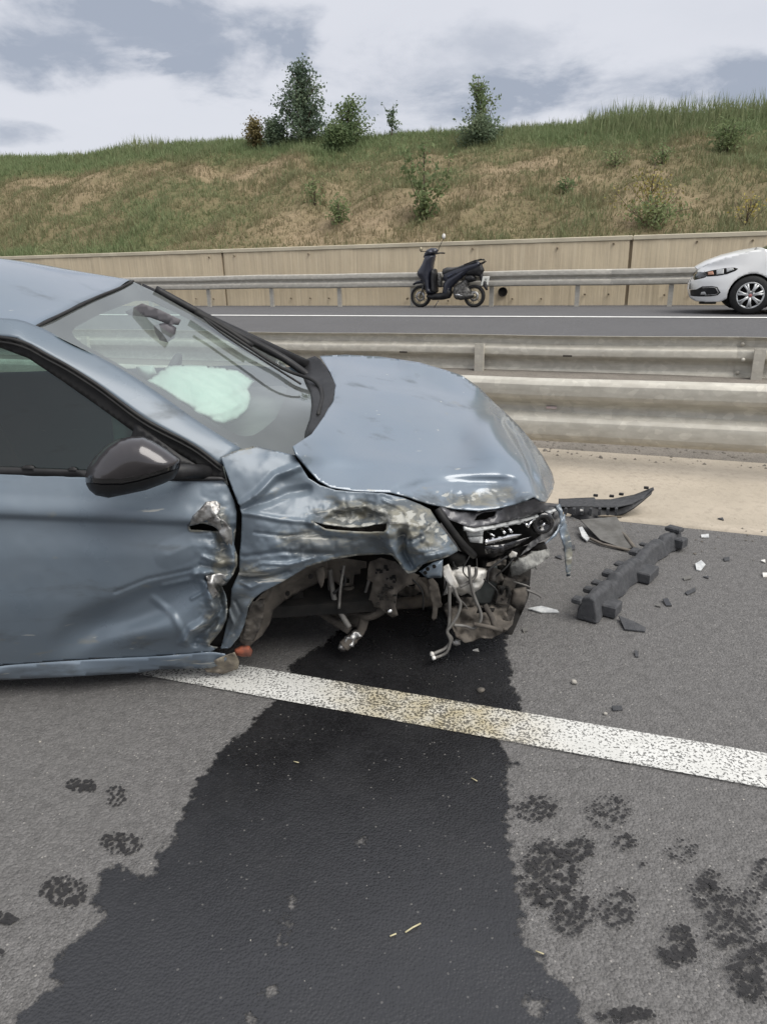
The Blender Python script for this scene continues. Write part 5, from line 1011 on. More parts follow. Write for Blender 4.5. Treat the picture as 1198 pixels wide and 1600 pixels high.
puff('lower_bracket', [(801, 920), (822, 916), (824, 930), (820, 946), (806, 951), (796, 944)], [(801, 920), (822, 916), (824, 930), (820, 946), (806, 951), (796, 944)], .25, .03, M_GRIME2, car, step=3.5)
cpan('bent_stay', [(797, 948), (806, 952), (800, 966), (789, 984), (780, 988), (786, 968)], .2, M_GRIME, step=4, solid=.012, F=[('f', .012, 10, None, 2)])
mb = MB(); mb.tube([Vector(cpt(757, 945, .14)), Vector(cpt(768, 965, .12)), Vector(cpt(774, 986, .08))], .012, 6); mb.tube([Vector(cpt(740, 975, .08)), Vector(cpt(765, 980, .07)), Vector(cpt(784, 985, .07))], .010, 6); mb.split('tray_rib', M_GRIME2, car, True)
cpan('dangling_tab', [(668, 906), (676, 903), (684, 912), (688, 930), (690, 948), (684, 950), (682, 966), (677, 970), (674, 966), (676, 948), (671, 930)], .16, M_GRIME2, step=3.5, solid=.006, F=[('f', .012, 12, None, 2)])
# ---- wheel housing and what is left of the suspension
z3 = lambda x, y: (360+.2504*x, 840+.2504*y)
cpan('wheel_arch_liner', [z3(*p) for p in ((60, 650), (55, 560), (100, 480), (140, 420), (205, 350), (330, 240), (430, 185), (520, 150), (600, 136), (612, 180), (605, 250), (520, 300), (400, 360), (330, 402), (270, 452), (245, 540), (200, 610), (150, 650), (110, 690))], [(*z3(60, 650), .03), (*z3(100, 480), .0), (*z3(205, 350), -.01), (*z3(430, 185), .03), (*z3(605, 190), .12), (*z3(520, 300), .20), (*z3(330, 400), .14), (*z3(245, 540), .12), (*z3(110, 690), .06)], M_GRIME2, step=4, F=[('f', .02, 26, None, 4), ('v', .03, [z3(120, 560), z3(170, 440), z3(240, 330)], 6)])
cpan('liner_dirt_flap', [z3(*p) for p in ((95, 500), (140, 400), (215, 380), (210, 480), (175, 590), (140, 640), (75, 640))], .0, M_GRIME, step=3.5, F=[('f', .03, 18, None, 6)])
mb = MB()
for p in ((500, 242), (357, 348)): mb.lathe([(.0001, -.005), (.010, -.005), (.010, .003)], 8, Matrix.Translation(Vector(cpt(*z3(*p), .085))))
mb.split('liner_hole', M_DARK, car)
cpan('strut_tower', [z3(*p) for p in ((600, 140), (700, 128), (850, 150), (850, 190), (812, 195), (810, 228), (772, 232), (765, 300), (690, 306), (640, 270), (590, 250))], .26, M_GRIME2, step=4, holes=[[z3(*p) for p in ((690, 258), (742, 258), (742, 284), (694, 284))]], F=[('n', .01, 12, None, 3)])
cpan('liner_tongue', [z3(*p) for p in ((525, 190), (580, 185), (592, 230), (578, 300), (566, 316), (545, 270))], .10, M_GRIME2, step=4)
mb = MB(); mb.tube([Vector(cpt(*z3(730, 300), .28)), Vector(cpt(*z3(728, 390), .28))], .032, 10); mb.build('strut_stub', M_GRIME, car, True)
cpan('steering_knuckle', [z3(*p) for p in ((868, 150), (940, 130), (1030, 150), (1070, 185), (1112, 208), (1180, 235), (1150, 290), (1100, 300), (1040, 350), (1030, 430), (1046, 485), (1010, 502), (970, 470), (930, 440), (850, 425), (870, 360), (888, 280), (850, 262))], [(*z3(868, 150), .12), (*z3(1110, 210), .10), (*z3(1180, 235), .2), (*z3(1040, 480), .08), (*z3(850, 425), .14), (*z3(960, 300), .05)], M_GRIME2, step=4, F=[('f', .025, 22, None, 7), ('n', .012, 10, None, 5)])
mb = MB(); g2 = np.random.default_rng(9)
for k in range(34):
    x, y = g2.uniform(905, 1035), g2.uniform(165, 440); mb.box(Vector(cpt(*z3(x, y), .035+.03*g2.random())), (g2.uniform(.006, .016), .01, g2.uniform(.004, .014)), bev=.001)
o_ = mb.build('soot_flakes', M_DARK, car); o_['kind'] = 'stuff'
mb = MB(); mb.lathe([(.0001, -.022), (.010, -.020), (.012, -.004), (.012, .01)], 8, Matrix.Translation(Vector(cpt(*z3(992, 450), .075)))); mb.build('knuckle_bolt', M_CHROME, car, True)
def arm(nm, pts, r, mt, seg=8):
    mb = MB(); P = A([cpt(*z3(p[0], p[1]), p[2]) for p in pts]); mb.tube(spline(P, 6), r, seg); return mb.build(nm, mt, car, True)
arm('control_arm', [(310, 400, .42), (370, 460, .38), (430, 470, .34), (520, 445, .30), (620, 505, .24), (740, 580, .16)], .018, M_GRIME)
arm('control_arm', [(560, 400, .40), (680, 430, .34), (770, 465, .26), (850, 492, .18), (920, 470, .14), (960, 440, .12)], .019, M_GRIME2)
cpan('control_arm_web', [z3(*p) for p in ((560, 395), (690, 415), (800, 470), (860, 500), (850, 560), (760, 560), (700, 520), (600, 470))], .30, M_GRIME, step=5, holes=[[z3(*p) for p in ((700, 455), (745, 462), (740, 485), (705, 480))]], F=[('n', .015, 14, None, 4)])
arm('track_rod', [(620, 200, .2), (628, 270, .2), (650, 390, .17), (700, 490, .14), (742, 560, .12)], .012, M_HOSE)
mb = MB()
for y, r in ((335, .030), (362, .038), (385, .030), (408, .042), (435, .055), (455, .05)): c_ = Vector(cpt(*z3(430, y), .42)); mb.tube([c_+Vector((0, 0, .014)), c_-Vector((0, 0, .014))], r, 12)
mb.build('rubber_bush', M_GRIME, car, True)
mb = MB()
for k in range(7):
    c_ = Vector(cpt(*z3(555, 285+k*18), .5)); mb.tube([c_+Vector((.05*math.cos(q), .05*math.sin(q), .008*q/3)) for q in np.linspace(0, 6.28, 15)], .009, 6, False)
mb.build('coil_spring', M_GRIME, car, True)
arm('drive_shaft', [(835, 500, .2), (820, 560, .19), (800, 600, .18), (750, 640, .16), (705, 680, .15)], [.022]*8+[.02]*8+[.026]*9, M_GRIME2, 9)
cpan('shaft_stub', [z3(*p) for p in ((690, 682), (715, 640), (745, 615), (780, 590), (812, 590), (800, 625), (765, 650), (735, 690), (712, 698))], .13, M_STEEL, step=3, F=[('f', .03, 12, None, 3)], solid=.02)
arm('subframe', [(700, 350, .6), (900, 410, .62), (1050, 415, .64), (1200, 395, .62), (1300, 380, .60)], .034, pmat('subframe_brown', (.12, .10, .078), (.07, .06, .05), 14, .85))
arm('torn_pipe', [(1060, 300, .2), (1130, 260, .22), (1200, 300, .24), (1240, 380, .22)], .014, M_GRIME2)
# wheel housing wall, gearbox lumps: dark shapes deep in the bay
mb = MB(); mb.box((.55, 1.0, .40), (.75, .5, .34), bev=.08); mb.tube([Vector((.75, .7, .42)), Vector((.78, 1.3, .42))], .14, 14); mb.tube([Vector((1.0, .85, .45)), Vector((1.02, 1.3, .45))], .11, 14); mb.split('gearbox', M_DARK, car)
mb = MB(); mb.box((1.16, 1.0, .52), (.06, .9, .42), bev=.01); mb.build('radiator', M_DARK, car)

# loose wiring and snapped brackets in the torn engine bay
g3 = np.random.default_rng(40); mb = MB(); mb2 = MB()
for k in range(16):
    x0, y0 = g3.uniform(690, 830), g3.uniform(862, 925); x1, y1 = x0+g3.uniform(-40, 40), y0+g3.uniform(10, 60); b_ = g3.uniform(.10, .34)
    P = A([cpt(x0, y0, b_), cpt((x0+x1)/2+g3.uniform(-14, 14), (y0+y1)/2+g3.uniform(-4, 10), b_-.02), cpt(x1, min(y1, 985), b_+g3.uniform(-.03, .03))]); (mb if k % 3 else mb2).tube(spline(P, 7), g3.uniform(.0025, .0055), 6)
mb.split('wire', M_RUB, car, True); mb2.split('wire', M_HOSE, car, True)
for k, (x, y, w, h, b_) in enumerate(((770, 900, 26, 18, .22), (812, 905, 22, 12, .28), (788, 925, 20, 22, .22), (730, 938, 26, 12, .2), (815, 880, 18, 14, .27), (760, 955, 22, 10, .14), (700, 955, 12, 22, .2), (775, 880, 30, 9, .2))):
    o_ = [(x+w*dx+g3.uniform(-4, 4), y+h*dy+g3.uniform(-4, 4)) for dx, dy in ((-.5, -.5), (.1, -.6), (.5, -.4), (.6, .2), (.3, .5), (-.2, .4), (-.55, .3))]
    panel('snapped_bracket', o_, b_, (M_GRIME, M_GRIME2, M_DARK)[k % 3], car, step=4, F=[('f', .03, 10, None, k)], solid=.004)

mb = MB(); mb2 = MB()
for k in range(9):
    x0, y0 = g3.uniform(470, 660), g3.uniform(878, 895); x1, y1 = x0+g3.uniform(-40, 40), g3.uniform(915, 958); b_ = g3.uniform(.12, .45)
    P = A([cpt(x0, y0, b_), cpt((x0+x1)/2+g3.uniform(-16, 16), (y0+y1)/2, b_-.02), cpt(x1, y1, b_+g3.uniform(-.05, .05))]); (mb if k % 2 else mb2).tube(spline(P, 7), g3.uniform(.003, .007), 6)
mb.split('brake_line', M_RUB, car, True); mb2.split('brake_line', M_HOSE, car, True)
for k, (x, y, w, h, b_) in enumerate(((490, 905, 26, 26, .34), (520, 925, 22, 16, .36), (610, 900, 24, 30, .3), (640, 925, 30, 20, .5), (470, 935, 26, 12, .32), (585, 935, 20, 14, .3), (660, 915, 18, 26, .3))):
    o_ = [(x+w*dx+g3.uniform(-4, 4), y+h*dy+g3.uniform(-4, 4)) for dx, dy in ((-.5, -.5), (.1, -.6), (.5, -.4), (.6, .2), (.3, .5), (-.2, .4), (-.55, .3))]
    panel('torn_shield', o_, b_, (M_GRIME2, M_GRIME)[k % 2], car, step=4, F=[('f', .03, 12, None, k+3)], solid=.004)
# ================================================================== WHITE CAR ON THE FAR CARRIAGEWAY
ZR = ZR_
pw = at_z(1166, 491.5, ZR)
wang = math.atan2(-U[1], -U[0]); wf = A([math.cos(wang), math.sin(wang), 0]); wl = A([-math.sin(wang), math.cos(wang), 0])
WX = -1.0
wroot = pw-wf*WX-wl*.79; wroot[2] = ZR
wc = empty('white_car', wroot, wang, label='white car entering the right edge on the far carriageway', cat='car')
def wy(s, z):
    s = np.asarray(s, float); z = np.asarray(z, float)
    tip = -.02-.05*np.clip((.45-z)/.25, 0, 1)**2-.10*np.clip((z-.55)/.2, 0, 1.3)**1.5
    t_ = np.clip((s-tip+1.0)/1.0, 0, 1); y = .885-.03*np.clip((z-.55)/.5, 0, 1)**2-.04*np.clip((.4-z)/.2, 0, 1)
    y = y*np.sqrt(np.clip(1-t_**3.0, 0, 1))
    q = np.clip((-3.55-s)/.85, 0, 1); return y*np.sqrt(1-.75*q**3)
sm = lambda x, y, v: np.stack([x, v, y], -1); sm_ = lambda x, y, v: np.stack([x, -v, y], -1)
def wpanel(nm, o_, mt, off=0., step=.03, both=True, holes=(), solid=.006, **k):
    for sgn in ((1, -1) if both else (1,)):
        P, T = tri(o_, list(holes), step); v = wy(P[:, 0], P[:, 1])+off
        V = np.stack([P[:, 0], v*sgn, P[:, 1]], -1); T = flip_to(V, T, A([1.0, 12.*sgn, .8]))
        o2 = mesh(nm, V, T, mt, wc, True); m2 = o2.modifiers.new('thickness', 'SOLIDIFY'); m2.thickness = solid; m2.offset = -1
def arcpts(cx, cz, r, a0, a1, n_): return [(cx+r*math.cos(math.radians(a)), cz+r*math.sin(math.radians(a))) for a in np.linspace(a0, a1, n_)]
AR = .355
wpanel('body', [(-.56, .215), (-.30, .20), (-.16, .215), (-.075, .26), (-.035, .34), (-.025, .42), (-.03, .52), (-.06, .60), (-.10, .66), (-.15, .755), (-.30, .85), (-.55, .943), (-.85, 1.018), (-1.12, 1.06), (-1.25, 1.02), (-2.2, 1.03), (-3.3, 1.06), (-4.3, 1.05), (-4.36, .8), (-4.34, .4), (-4.2, .25), (-3.92, .25)]+arcpts(WX-2.64, .32, AR, -8, 188, 18)+[(-3.2, .22), (-1.32, .20)]+arcpts(WX, .32, AR, 188, -8, 18)[::-1][::-1], M_WHITE)
# bonnet, roof, glasshouse
V = []; ss = [(-.145, .76), (-.30, .855), (-.55, .948), (-.85, 1.023), (-1.13, 1.065)]
for s_, z in ss:
    y0 = float(wy(s_, z-.005))
    for q in np.linspace(-1, 1, 13): V.append((s_+.05*(1-abs(q)**2.5)-.0, q*(y0+.004), z+.055*(1-abs(q)**2.2)-.006))
F_ = [(i*13+j, i*13+j+1, (i+1)*13+j+1, (i+1)*13+j) for i in range(4) for j in range(12)]
mesh('bonnet', V, F_, M_WHITE, wc, True)
def wloft(nm, secs, mt):
    n_ = len(secs[0]); V = [p for s_ in secs for p in s_]; F = [(i*n_+j, i*n_+j+1, (i+1)*n_+j+1, (i+1)*n_+j) for i in range(len(secs)-1) for j in range(n_-1)]
    return mesh(nm, V, F, mt, wc, True)
yy = np.linspace(-1, 1, 9)
wloft('windscreen', [[(-1.08+.0-.10*q*q, q*.74, 1.06-.02*q*q) for q in yy], [(-1.5-.08*q*q, q*.66, 1.27-.02*q*q) for q in yy], [(-1.95-.06*q*q, q*.58, 1.44-.03*q*q) for q in yy]], M_SIDEG)
wloft('roof', [[(-1.94-.06*q*q, q*.60, 1.445-.03*q*q) for q in yy], [(-2.5, q*.61, 1.49-.04*q*q) for q in yy], [(-3.2, q*.60, 1.46-.04*q*q) for q in yy], [(-3.6, q*.56, 1.38-.04*q*q) for q in yy]], M_WHITE)
wloft('rear_window', [[(-3.6, q*.56, 1.38-.04*q*q) for q in yy], [(-4.05, q*.66, 1.06) for q in yy]], M_SIDEG)
wloft('boot_lid', [[(-4.05, q*.7, 1.06) for q in yy], [(-4.36, q*.72, 1.04) for q in yy], [(-4.40, q*.72, .6) for q in yy], [(-4.3, q*.7, .3) for q in yy]], M_WHITE)
for sg in (1, -1):
    wloft('side_window', [[(-1.30, sg*.80, 1.03), (-2.3, sg*.82, 1.05), (-3.4, sg*.80, 1.07)], [(-1.98, sg*.605, 1.40), (-2.5, sg*.62, 1.44), (-3.2, sg*.61, 1.41)]], M_SIDEG)
    mb = MB(); mb.tube([Vector((-1.16, sg*.80, 1.03)), Vector((-1.55, sg*.70, 1.25)), Vector((-1.98, sg*.60, 1.42)), Vector((-2.6, sg*.615, 1.46)), Vector((-3.2, sg*.605, 1.43)), Vector((-4.0, sg*.76, 1.06))], .025, 6); mb.build('pillar', M_WHITE, wc, True)
mb = MB(); mb.box((-2.2, 0, .75), (3.0, 1.5, .4)); mb.box((-.62, 0, .5), (.75, 1.1, .45)); mb.box((-2.3, 0, .26), (3.6, 1.5, .06)); mb.build('underbody', M_DARK, wc)
wpanel('grille', [(-.105, .575), (-.085, .60), (-.085, .66), (-.125, .715), (-.20, .715), (-.26, .70), (-.30, .66), (-.27, .62), (-.20, .60)], M_GLOSSB, .007, .02)
wpanel('headlight', [(-.24, .665), (-.235, .705), (-.36, .735), (-.55, .768), (-.70, .775), (-.76, .755), (-.72, .722), (-.60, .672), (-.45, .645), (-.30, .635)], M_DARK, .007, .02)
wpanel('headlight_lens', [(-.44, .665), (-.43, .745), (-.54, .76), (-.55, .675)], M_LENSG, .014, .02); wpanel('headlight_lens', [(-.59, .70), (-.58, .765), (-.68, .77), (-.70, .74)], M_LENSG, .014, .02)
wpanel('indicator', [(-.31, .66), (-.30, .71), (-.38, .722), (-.40, .665)], pmat('amber_lens', (.45, .24, .16), None, rough=.2), .013, .02)
wpanel('fog_lamp_recess', [(-.075, .30), (-.065, .36), (-.06, .40), (-.16, .42), (-.24, .47), (-.40, .475), (-.475, .46), (-.535, .37), (-.50, .325), (-.40, .305), (-.2, .295)], M_BLACKP, .008, .02)
wpanel('fog_lamp_trim', [(-.24, .45), (-.42, .462), (-.46, .445), (-.51, .365), (-.48, .33), (-.30, .315), (-.30, .325), (-.47, .34), (-.495, .37), (-.45, .435), (-.42, .45), (-.25, .44)], M_STEEL, .015, .015); wpanel('fog_lamp', [(-.225, .33), (-.24, .375), (-.29, .38), (-.32, .33)], M_LENSG, .014, .015)
mb = MB(); mb.box((-.02, .35, .47), (.02, .50, .11), bev=.005); mb.build('number_plate', M_RESV, wc)
mb = MB(); mb.box((-.36, .62, .19), (.28, .05, .04), bev=.01); mb.build('air_dam', M_DARK, wc)
mb = MB(); mb.tube([Vector((-1.02, .55, 1.075)), Vector((-1.06, .1, 1.10)), Vector((-1.1, -.45, 1.10))], .014, 6); mb.box((-1.05, .62, 1.055), (.14, .2, .03), bev=.01); mb.build('wiper', M_RUB, wc, True)
def wwheel(x, y, face):
    M = Matrix.Translation(Vector((x, y, .32))); r = .318
    mb = MB(); mb.lathe([(r*.66, .1*face), (r*.92, .105*face), (r, .07*face), (r, -.09*face), (r*.7, -.1*face)], 40, M); w_ = mb.build('wheel', M_RUB, wc, True)
    mb = MB(); mb.lathe([(.0001, .05*face), (r*.62, .05*face), (r*.62, .03*face)], 32, M); mb.build('wheel_well', M_DARK, w_, True)
    mb = MB(); mb.lathe([(r*.60, .085*face), (r*.665, .106*face), (r*.69, .098*face), (r*.69, .08*face)], 36, M)
    for k in range(7):
        for dd in (-.13, .13):
            a0 = 2*math.pi*(k+.25)/7; a1 = a0+dd
            p = [M@Vector((r*q*math.cos(a0+(a1-a0)*(q/.62)), face*(.105-.012*q), r*q*math.sin(a0+(a1-a0)*(q/.62)))) for q in (.12, .38, .62)]
            mb.tube(p, [.022, .017, .021], 6)
    mb.lathe([(.0001, .112*face), (r*.2, .108*face), (r*.24, .09*face)], 20, M); h_ = mb.build('hubcap', pmat('hubcap_silver', (.52, .53, .53), None, rough=.4, metal=.5), w_, True)
    mb = MB(); mb.lathe([(.0001, .118*face), (r*.085, .117*face), (r*.10, .108*face)], 16, M); mb.build('hub_emblem', pmat('emblem_red', (.40, .16, .15), (.32, .12, .11), 40, .4), w_, True)
for x in (WX, WX-2.64):
    wwheel(x, .80, 1); wwheel(x, -.80, -1)
mb = MB()
for x in (WX, WX-2.64): mb.box((x, .35, .38), (.66, .75, .55), bev=.05); mb.box((x, -.35, .38), (.66, .75, .55), bev=.05)
mb.split('wheel_housing', M_DARK, wc)
mb = MB(); mb.box((-1.42, .98, 1.05), (.10, .2, .13), bev=.03); mb.build('door_mirror', M_WHITE, wc)

# ================================================================== SCOOTER
p0 = at_n(657.4, 480.0, 16.75); SCA = math.pi-math.radians(24)
sc = empty('scooter', (p0[0], p0[1], ZR), SCA, label='dark blue scooter parked on its stand beside the far barrier', cat='scooter')
def z3c(q):
    zx, zy = q; zg = 825+(zx-280)*24/535.; return (-(zx-280)*.00247, (zg-zy)*.00232)
def pts(*q): return [z3c(p) for p in q]
smode = lambda x, y, v: np.stack([x, v, y], -1); SE = (-.6, 20, .8)
M_NAVY = pmat('navy_plastic', (.013, .0155, .027), (.019, .021, .032), 8, .35, coat=.35)
M_ENG = pmat('engine_grey', (.15, .145, .135), (.05, .048, .045), 22, .5, metal=.4)
M_GOLD = pmat('pale_rim', (.33, .29, .20), (.24, .21, .15), 12, .45, metal=.4)
def sp(nm, o_, D, mt, bc=0., step=.022, power=.5, **k): return puff(nm, o_, o_, bc, D, mt, sc, step=step, mode=smode, eye=SE, back=1, power=power, **k)
def swheel(cx, r):
    M = Matrix.Translation(Vector((cx, 0, r)))
    mb = MB(); mb.lathe([(r*.74, -.045), (r*.93, -.052), (r, -.025), (r, .025), (r*.93, .052), (r*.74, .045), (r*.74, -.045)], 36, M); w_ = mb.build('wheel', M_RUB, sc, True)
    mb = MB(); mb.lathe([(r*.66, -.025), (r*.75, -.034), (r*.75, .034), (r*.66, .025)], 36, M)
    for k in range(5):
        for d in (-.16, .16):
            a0 = 2*math.pi*k/5; mb.tube([M@Vector((r*.18*math.cos(a0), .015, r*.18*math.sin(a0))), M@Vector((r*.75*math.cos(a0+d), .015, r*.75*math.sin(a0+d)))], .010, 5)
    mb.lathe([(.0001, -.05), (r*.2, -.05), (r*.2, .05), (.0001, .05)], 14, M); mb.build('rim', M_GOLD, w_, True)
    mb = MB(); mb.lathe([(r*.28, .04), (r*.46, .04), (r*.46, .045), (r*.28, .045)], 24, M); mb.build('brake_disc', M_STEEL, w_, True)
swheel(0, .252); swheel(-1.325, .252)
sp('front_fender', pts((196, 590), (230, 565), (280, 556), (330, 575), (350, 610), (348, 640), (320, 600), (280, 590), (230, 595), (205, 605)), .07, M_NAVY, power=.3)
mb = MB()
for y in (-.06, .06): mb.tube([Vector((0, y, .25)), Vector((-.10, y, .55))], .018, 8)
mb.split('fork', M_ENG, sc, True)
sp('front_fairing', pts((245, 490), (262, 455), (300, 400), (320, 350), (332, 320), (400, 318), (428, 330), (418, 370), (405, 420), (400, 480), (395, 560), (400, 640), (430, 680), (440, 700), (345, 705), (330, 640), (318, 590), (290, 560), (262, 530)), .20, M_NAVY, power=.4)
sp('fairing_edge', pts((246, 478), (270, 445), (310, 395), (325, 350), (330, 372), (305, 425), (270, 468), (250, 492)), .10, pmat('pale_grey_trim', (.33, .33, .34), None, rough=.35), power=.3)
sp('leg_shield', pts((400, 470), (425, 455), (440, 500), (440, 600), (448, 690), (400, 690), (392, 560)), .19, M_BLACKP, power=.3)
sp('handlebar_cowl', pts((304, 345), (318, 300), (345, 268), (385, 256), (430, 262), (452, 280), (445, 310), (425, 330), (380, 335), (330, 350)), .11, M_NAVY)
sp('instrument_panel', pts((358, 300), (372, 272), (405, 270), (424, 292), (415, 318), (380, 322)), .117, pmat('instrument_grey', (.16, .165, .20), None, rough=.25), power=.35)
mb = MB()
for y in (-1, 1):
    mb.tube([Vector((-.34, y*.1, 1.20)), Vector((-.40, y*.22, 1.22)), Vector((-.47, y*.34, 1.215))], .017, 8)
mb.build('handlebar', M_RUB, sc, True)
for q, y, r in (((472, 165), -.22, .055), ((296, 272), .30, .045)):
    x, z = z3c(q); x0, z0 = (-.33, 1.22)
    if y > 0: x, z, y = -.05, 1.27, .16
    mb = MB(); mb.tube([Vector((x0, y*.9, z0)), Vector(((x0+x)/2, y, (z0+z)/2+.01)), Vector((x, y, z-.02))], .008, 6); q_ = mb.build('mirror_stem', M_RUB, sc, True)
    mb = MB(); M = Matrix.Translation(Vector((x-.01, y, z+.03)))@Matrix.Rotation(.75, 4, 'Z')@Matrix.Diagonal(Vector((.85, 1, 1.15, 1)))
    mb.lathe([(.0001, .02), (r*.8, .018), (r, 0), (r*.9, -.012), (.0001, -.014)], 20, M); mb.build('mirror', M_RESV if y < 0 else M_GOLD, sc, True)
sp('floorboard', pts((340, 700), (440, 692), (500, 690), (580, 640), (600, 700), (575, 750), (500, 762), (400, 760), (350, 735)), .15, M_BLACKP, power=.3)
sp('rear_body', pts((505, 690), (515, 600), (560, 540), (640, 505), (720, 480), (800, 452), (850, 455), (830, 475), (770, 490), (725, 520), (690, 570), (640, 610), (600, 650), (580, 720), (540, 755)), .16, M_NAVY, power=.4)
sp('painted_body_highlight', pts((545, 555), (575, 525), (640, 500), (740, 480), (690, 500), (620, 530), (570, 560)), .168, pmat('navy_highlight', (.05, .06, .10), None, rough=.25), power=.3)  # paler navy sliver imitates a highlight along the rear body
sp('side_cover', pts((505, 560), (510, 500), (560, 470), (660, 450), (760, 425), (850, 415), (880, 440), (840, 490), (770, 510), (720, 545), (640, 590), (560, 640)), .13, M_NAVY, power=.3)
sp('under_seat_tail', pts((700, 500), (800, 450), (880, 440), (905, 500), (880, 560), (800, 545), (740, 545)), .10, M_BLACKP, power=.3)
sp('seat', pts((496, 500), (505, 462), (540, 450), (600, 455), (650, 452), (720, 430), (800, 405), (840, 400), (850, 425), (800, 445), (720, 468), (640, 488), (560, 520), (510, 530)), .13, pmat('seat_vinyl', (.035, .035, .036), (.05, .05, .05), 12, .6), power=.4)
mb = MB()
for y in (-.10, .10): mb.tube([Vector((*z3c((720, 440)), 0)).xzy+Vector((0, y, 0)), Vector((*z3c((820, 408)), 0)).xzy+Vector((0, y, 0)), Vector((*z3c((885, 398)), 0)).xzy+Vector((0, y, 0)), Vector((*z3c((912, 420)), 0)).xzy+Vector((0, y*.6, 0)), Vector((*z3c((870, 440)), 0)).xzy+Vector((0, y, 0))], .014, 6)
x, z = z3c((885, 405)); mb.box((x, 0, z), (.04, .2, .02)); mb.build('grab_rail', M_RUB, sc, True)
sp('tail_light', pts((780, 480), (840, 470), (890, 490), (880, 520), (830, 515), (790, 500)), .09, pmat('tail_lens', (.05, .02, .022), (.20, .19, .18), 16, .3), power=.35)
sp('rear_mudguard', pts((840, 470), (885, 500), (900, 560), (935, 640), (945, 690), (925, 690), (890, 640), (860, 570), (840, 520)), .06, M_BLACKP, power=.3)
sp('engine', pts((610, 640), (680, 600), (740, 560), (800, 545), (815, 580), (770, 600), (760, 640), (790, 690), (790, 730), (740, 765), (680, 775), (620, 750), (600, 690)), .12, M_ENG, power=.4, F=[('f', .03, .06, None, 4)])
sp('air_box', pts((720, 540), (800, 535), (830, 560), (825, 600), (760, 610), (725, 580)), .13, M_BLACKP, power=.3)
sp('drive_case', pts((605, 700), (680, 690), (760, 700), (815, 705), (825, 740), (790, 765), (700, 770), (640, 765)), .14, M_ENG, power=.3)
sp('chrome_cover', pts((620, 712), (665, 700), (735, 725), (730, 745), (650, 735)), .15, pmat('dull_chrome', (.5, .5, .5), None, rough=.35, metal=.7), power=.3)
sp('foot_peg', pts((556, 685), (575, 648), (596, 642), (585, 665), (566, 692)), .155, M_STEEL, power=.3)
sp('key_panel', pts((445, 500), (470, 495), (490, 540), (500, 560), (490, 640), (460, 640), (440, 600)), .06, M_ENG, power=.4, F=[('f', .02, .05, None, 3)])
mb = MB(); x, z = z3c((475, 765)); mb.tube([Vector((x, .10, z)), Vector((x+.08, .17, .01))], .012, 6); mb.tube([Vector((x+.08, .17, .012)), Vector((x+.05, .24, .012))], .012, 6); mb.build('side_stand', M_ENG, sc, True)
# rear number plate, faces backwards and up
pl = empty('number_plate', (*z3c((905, 600)), 0)); x, z = z3c((905, 602)); pl.location = (x-.03, 0, z); pl.rotation_euler = (0, math.radians(-14), math.radians(-24)); pl.parent = sc
mb = MB(); mb.box((0, 0, 0), (.012, .24, .20), bev=.006); mb.build('plate', pmat('plate_white', (.62, .63, .60), None, rough=.4), pl)
mb = MB()
for (y, z, w, h) in ((.03, .035, .03, .045), (-.02, .035, .025, .045), (.06, -.035, .03, .05), (.01, -.035, .022, .05), (-.035, -.035, .03, .05)): mb.box((-.0075, y, z), (.004, w, h))
mb.split('plate_mark', pmat('plate_ink', (.16, .17, .16), None, rough=.5), pl)
mb = MB(); x, z = z3c((930, 672)); mb.box((x, 0, z), (.02, .07, .04), bev=.008); mb.build('rear_reflector', pmat('reflector_red', (.20, .06, .05), None, rough=.3), sc)

# ================================================================== WRECKAGE ON THE ROAD
def gp(px, py, z=0.): return at_z(px, py, z)
# foam absorber bar
cl = spline(A([gp(917, 973)[:2], gp(950, 938)[:2], gp(985, 905)[:2], gp(1022, 872)[:2], gp(1056, 852)[:2]]), 8)
fb = empty('bumper_absorber', (*cl[0], 0), label='long dark grey notched foam bumper bar lying on the asphalt', cat='bumper bar'); FO = A([*cl[0], 0])
pr = [(-.055, .004), (-.050, .055), (-.032, .125), (.004, .135), (.022, .120), (.034, .060), (.045, .004)]
V = []; nP = len(pr); frames = []
for i, c_ in enumerate(cl):
    d = cl[min(i+1, len(cl)-1)]-cl[max(i-1, 0)]; d /= np.linalg.norm(d); s_ = A([d[1], -d[0]]); frames.append((c_, d, s_))
    k = i/(len(cl)-1); hsc = 1-.25*k+.06*math.sin(i*2.1)*(.5 if 3 < i < 29 else 0)
    for (x, z) in pr: V.append((*(c_+s_*(x*(1+.12*math.sin(i*1.3+z*20)))), z*hsc*(1-.22*(z > .05)*(1 if i in (8, 9, 18, 19, 26) else 0))+.003*math.sin(i*2.7+x*60)))
V = A(V)-FO; F_ = [(i*nP+j, (i+1)*nP+j, (i+1)*nP+(j+1) % nP, i*nP+(j+1) % nP) for i in range(len(cl)-1) for j in range(nP)]+[tuple(range(nP)), tuple(range((len(cl)-1)*nP+nP-1, (len(cl)-1)*nP-1, -1))]
o_ = mesh('bar', V, F_, M_FOAM, fb, False); bv = o_.modifiers.new('soft', 'BEVEL'); bv.width = .008; bv.segments = 2; bv.limit_method = 'ANGLE'; bv.angle_limit = math.radians(25)
def fbox(nm, i, x, z, d_):
    c_, d, s_ = frames[i]; mb = MB(); R_ = Matrix((( d[0], s_[0], 0), (d[1], s_[1], 0), (0, 0, 1))); p = c_+s_*x; mb.box(Vector((*p, z))-Vector(FO), d_, ax=R_, bev=.007); mb.build(nm, M_FOAM, fb)
for i, (w_, h_) in zip((0, 4, 7, 11, 15, 20, 23), ((.05, .03), (.035, .03), (.04, .022), (.06, .03), (.05, .02), (.07, .03), (.03, .02))): fbox('tooth', i, -.056, .106-.03*i/32, (w_, .045, h_))
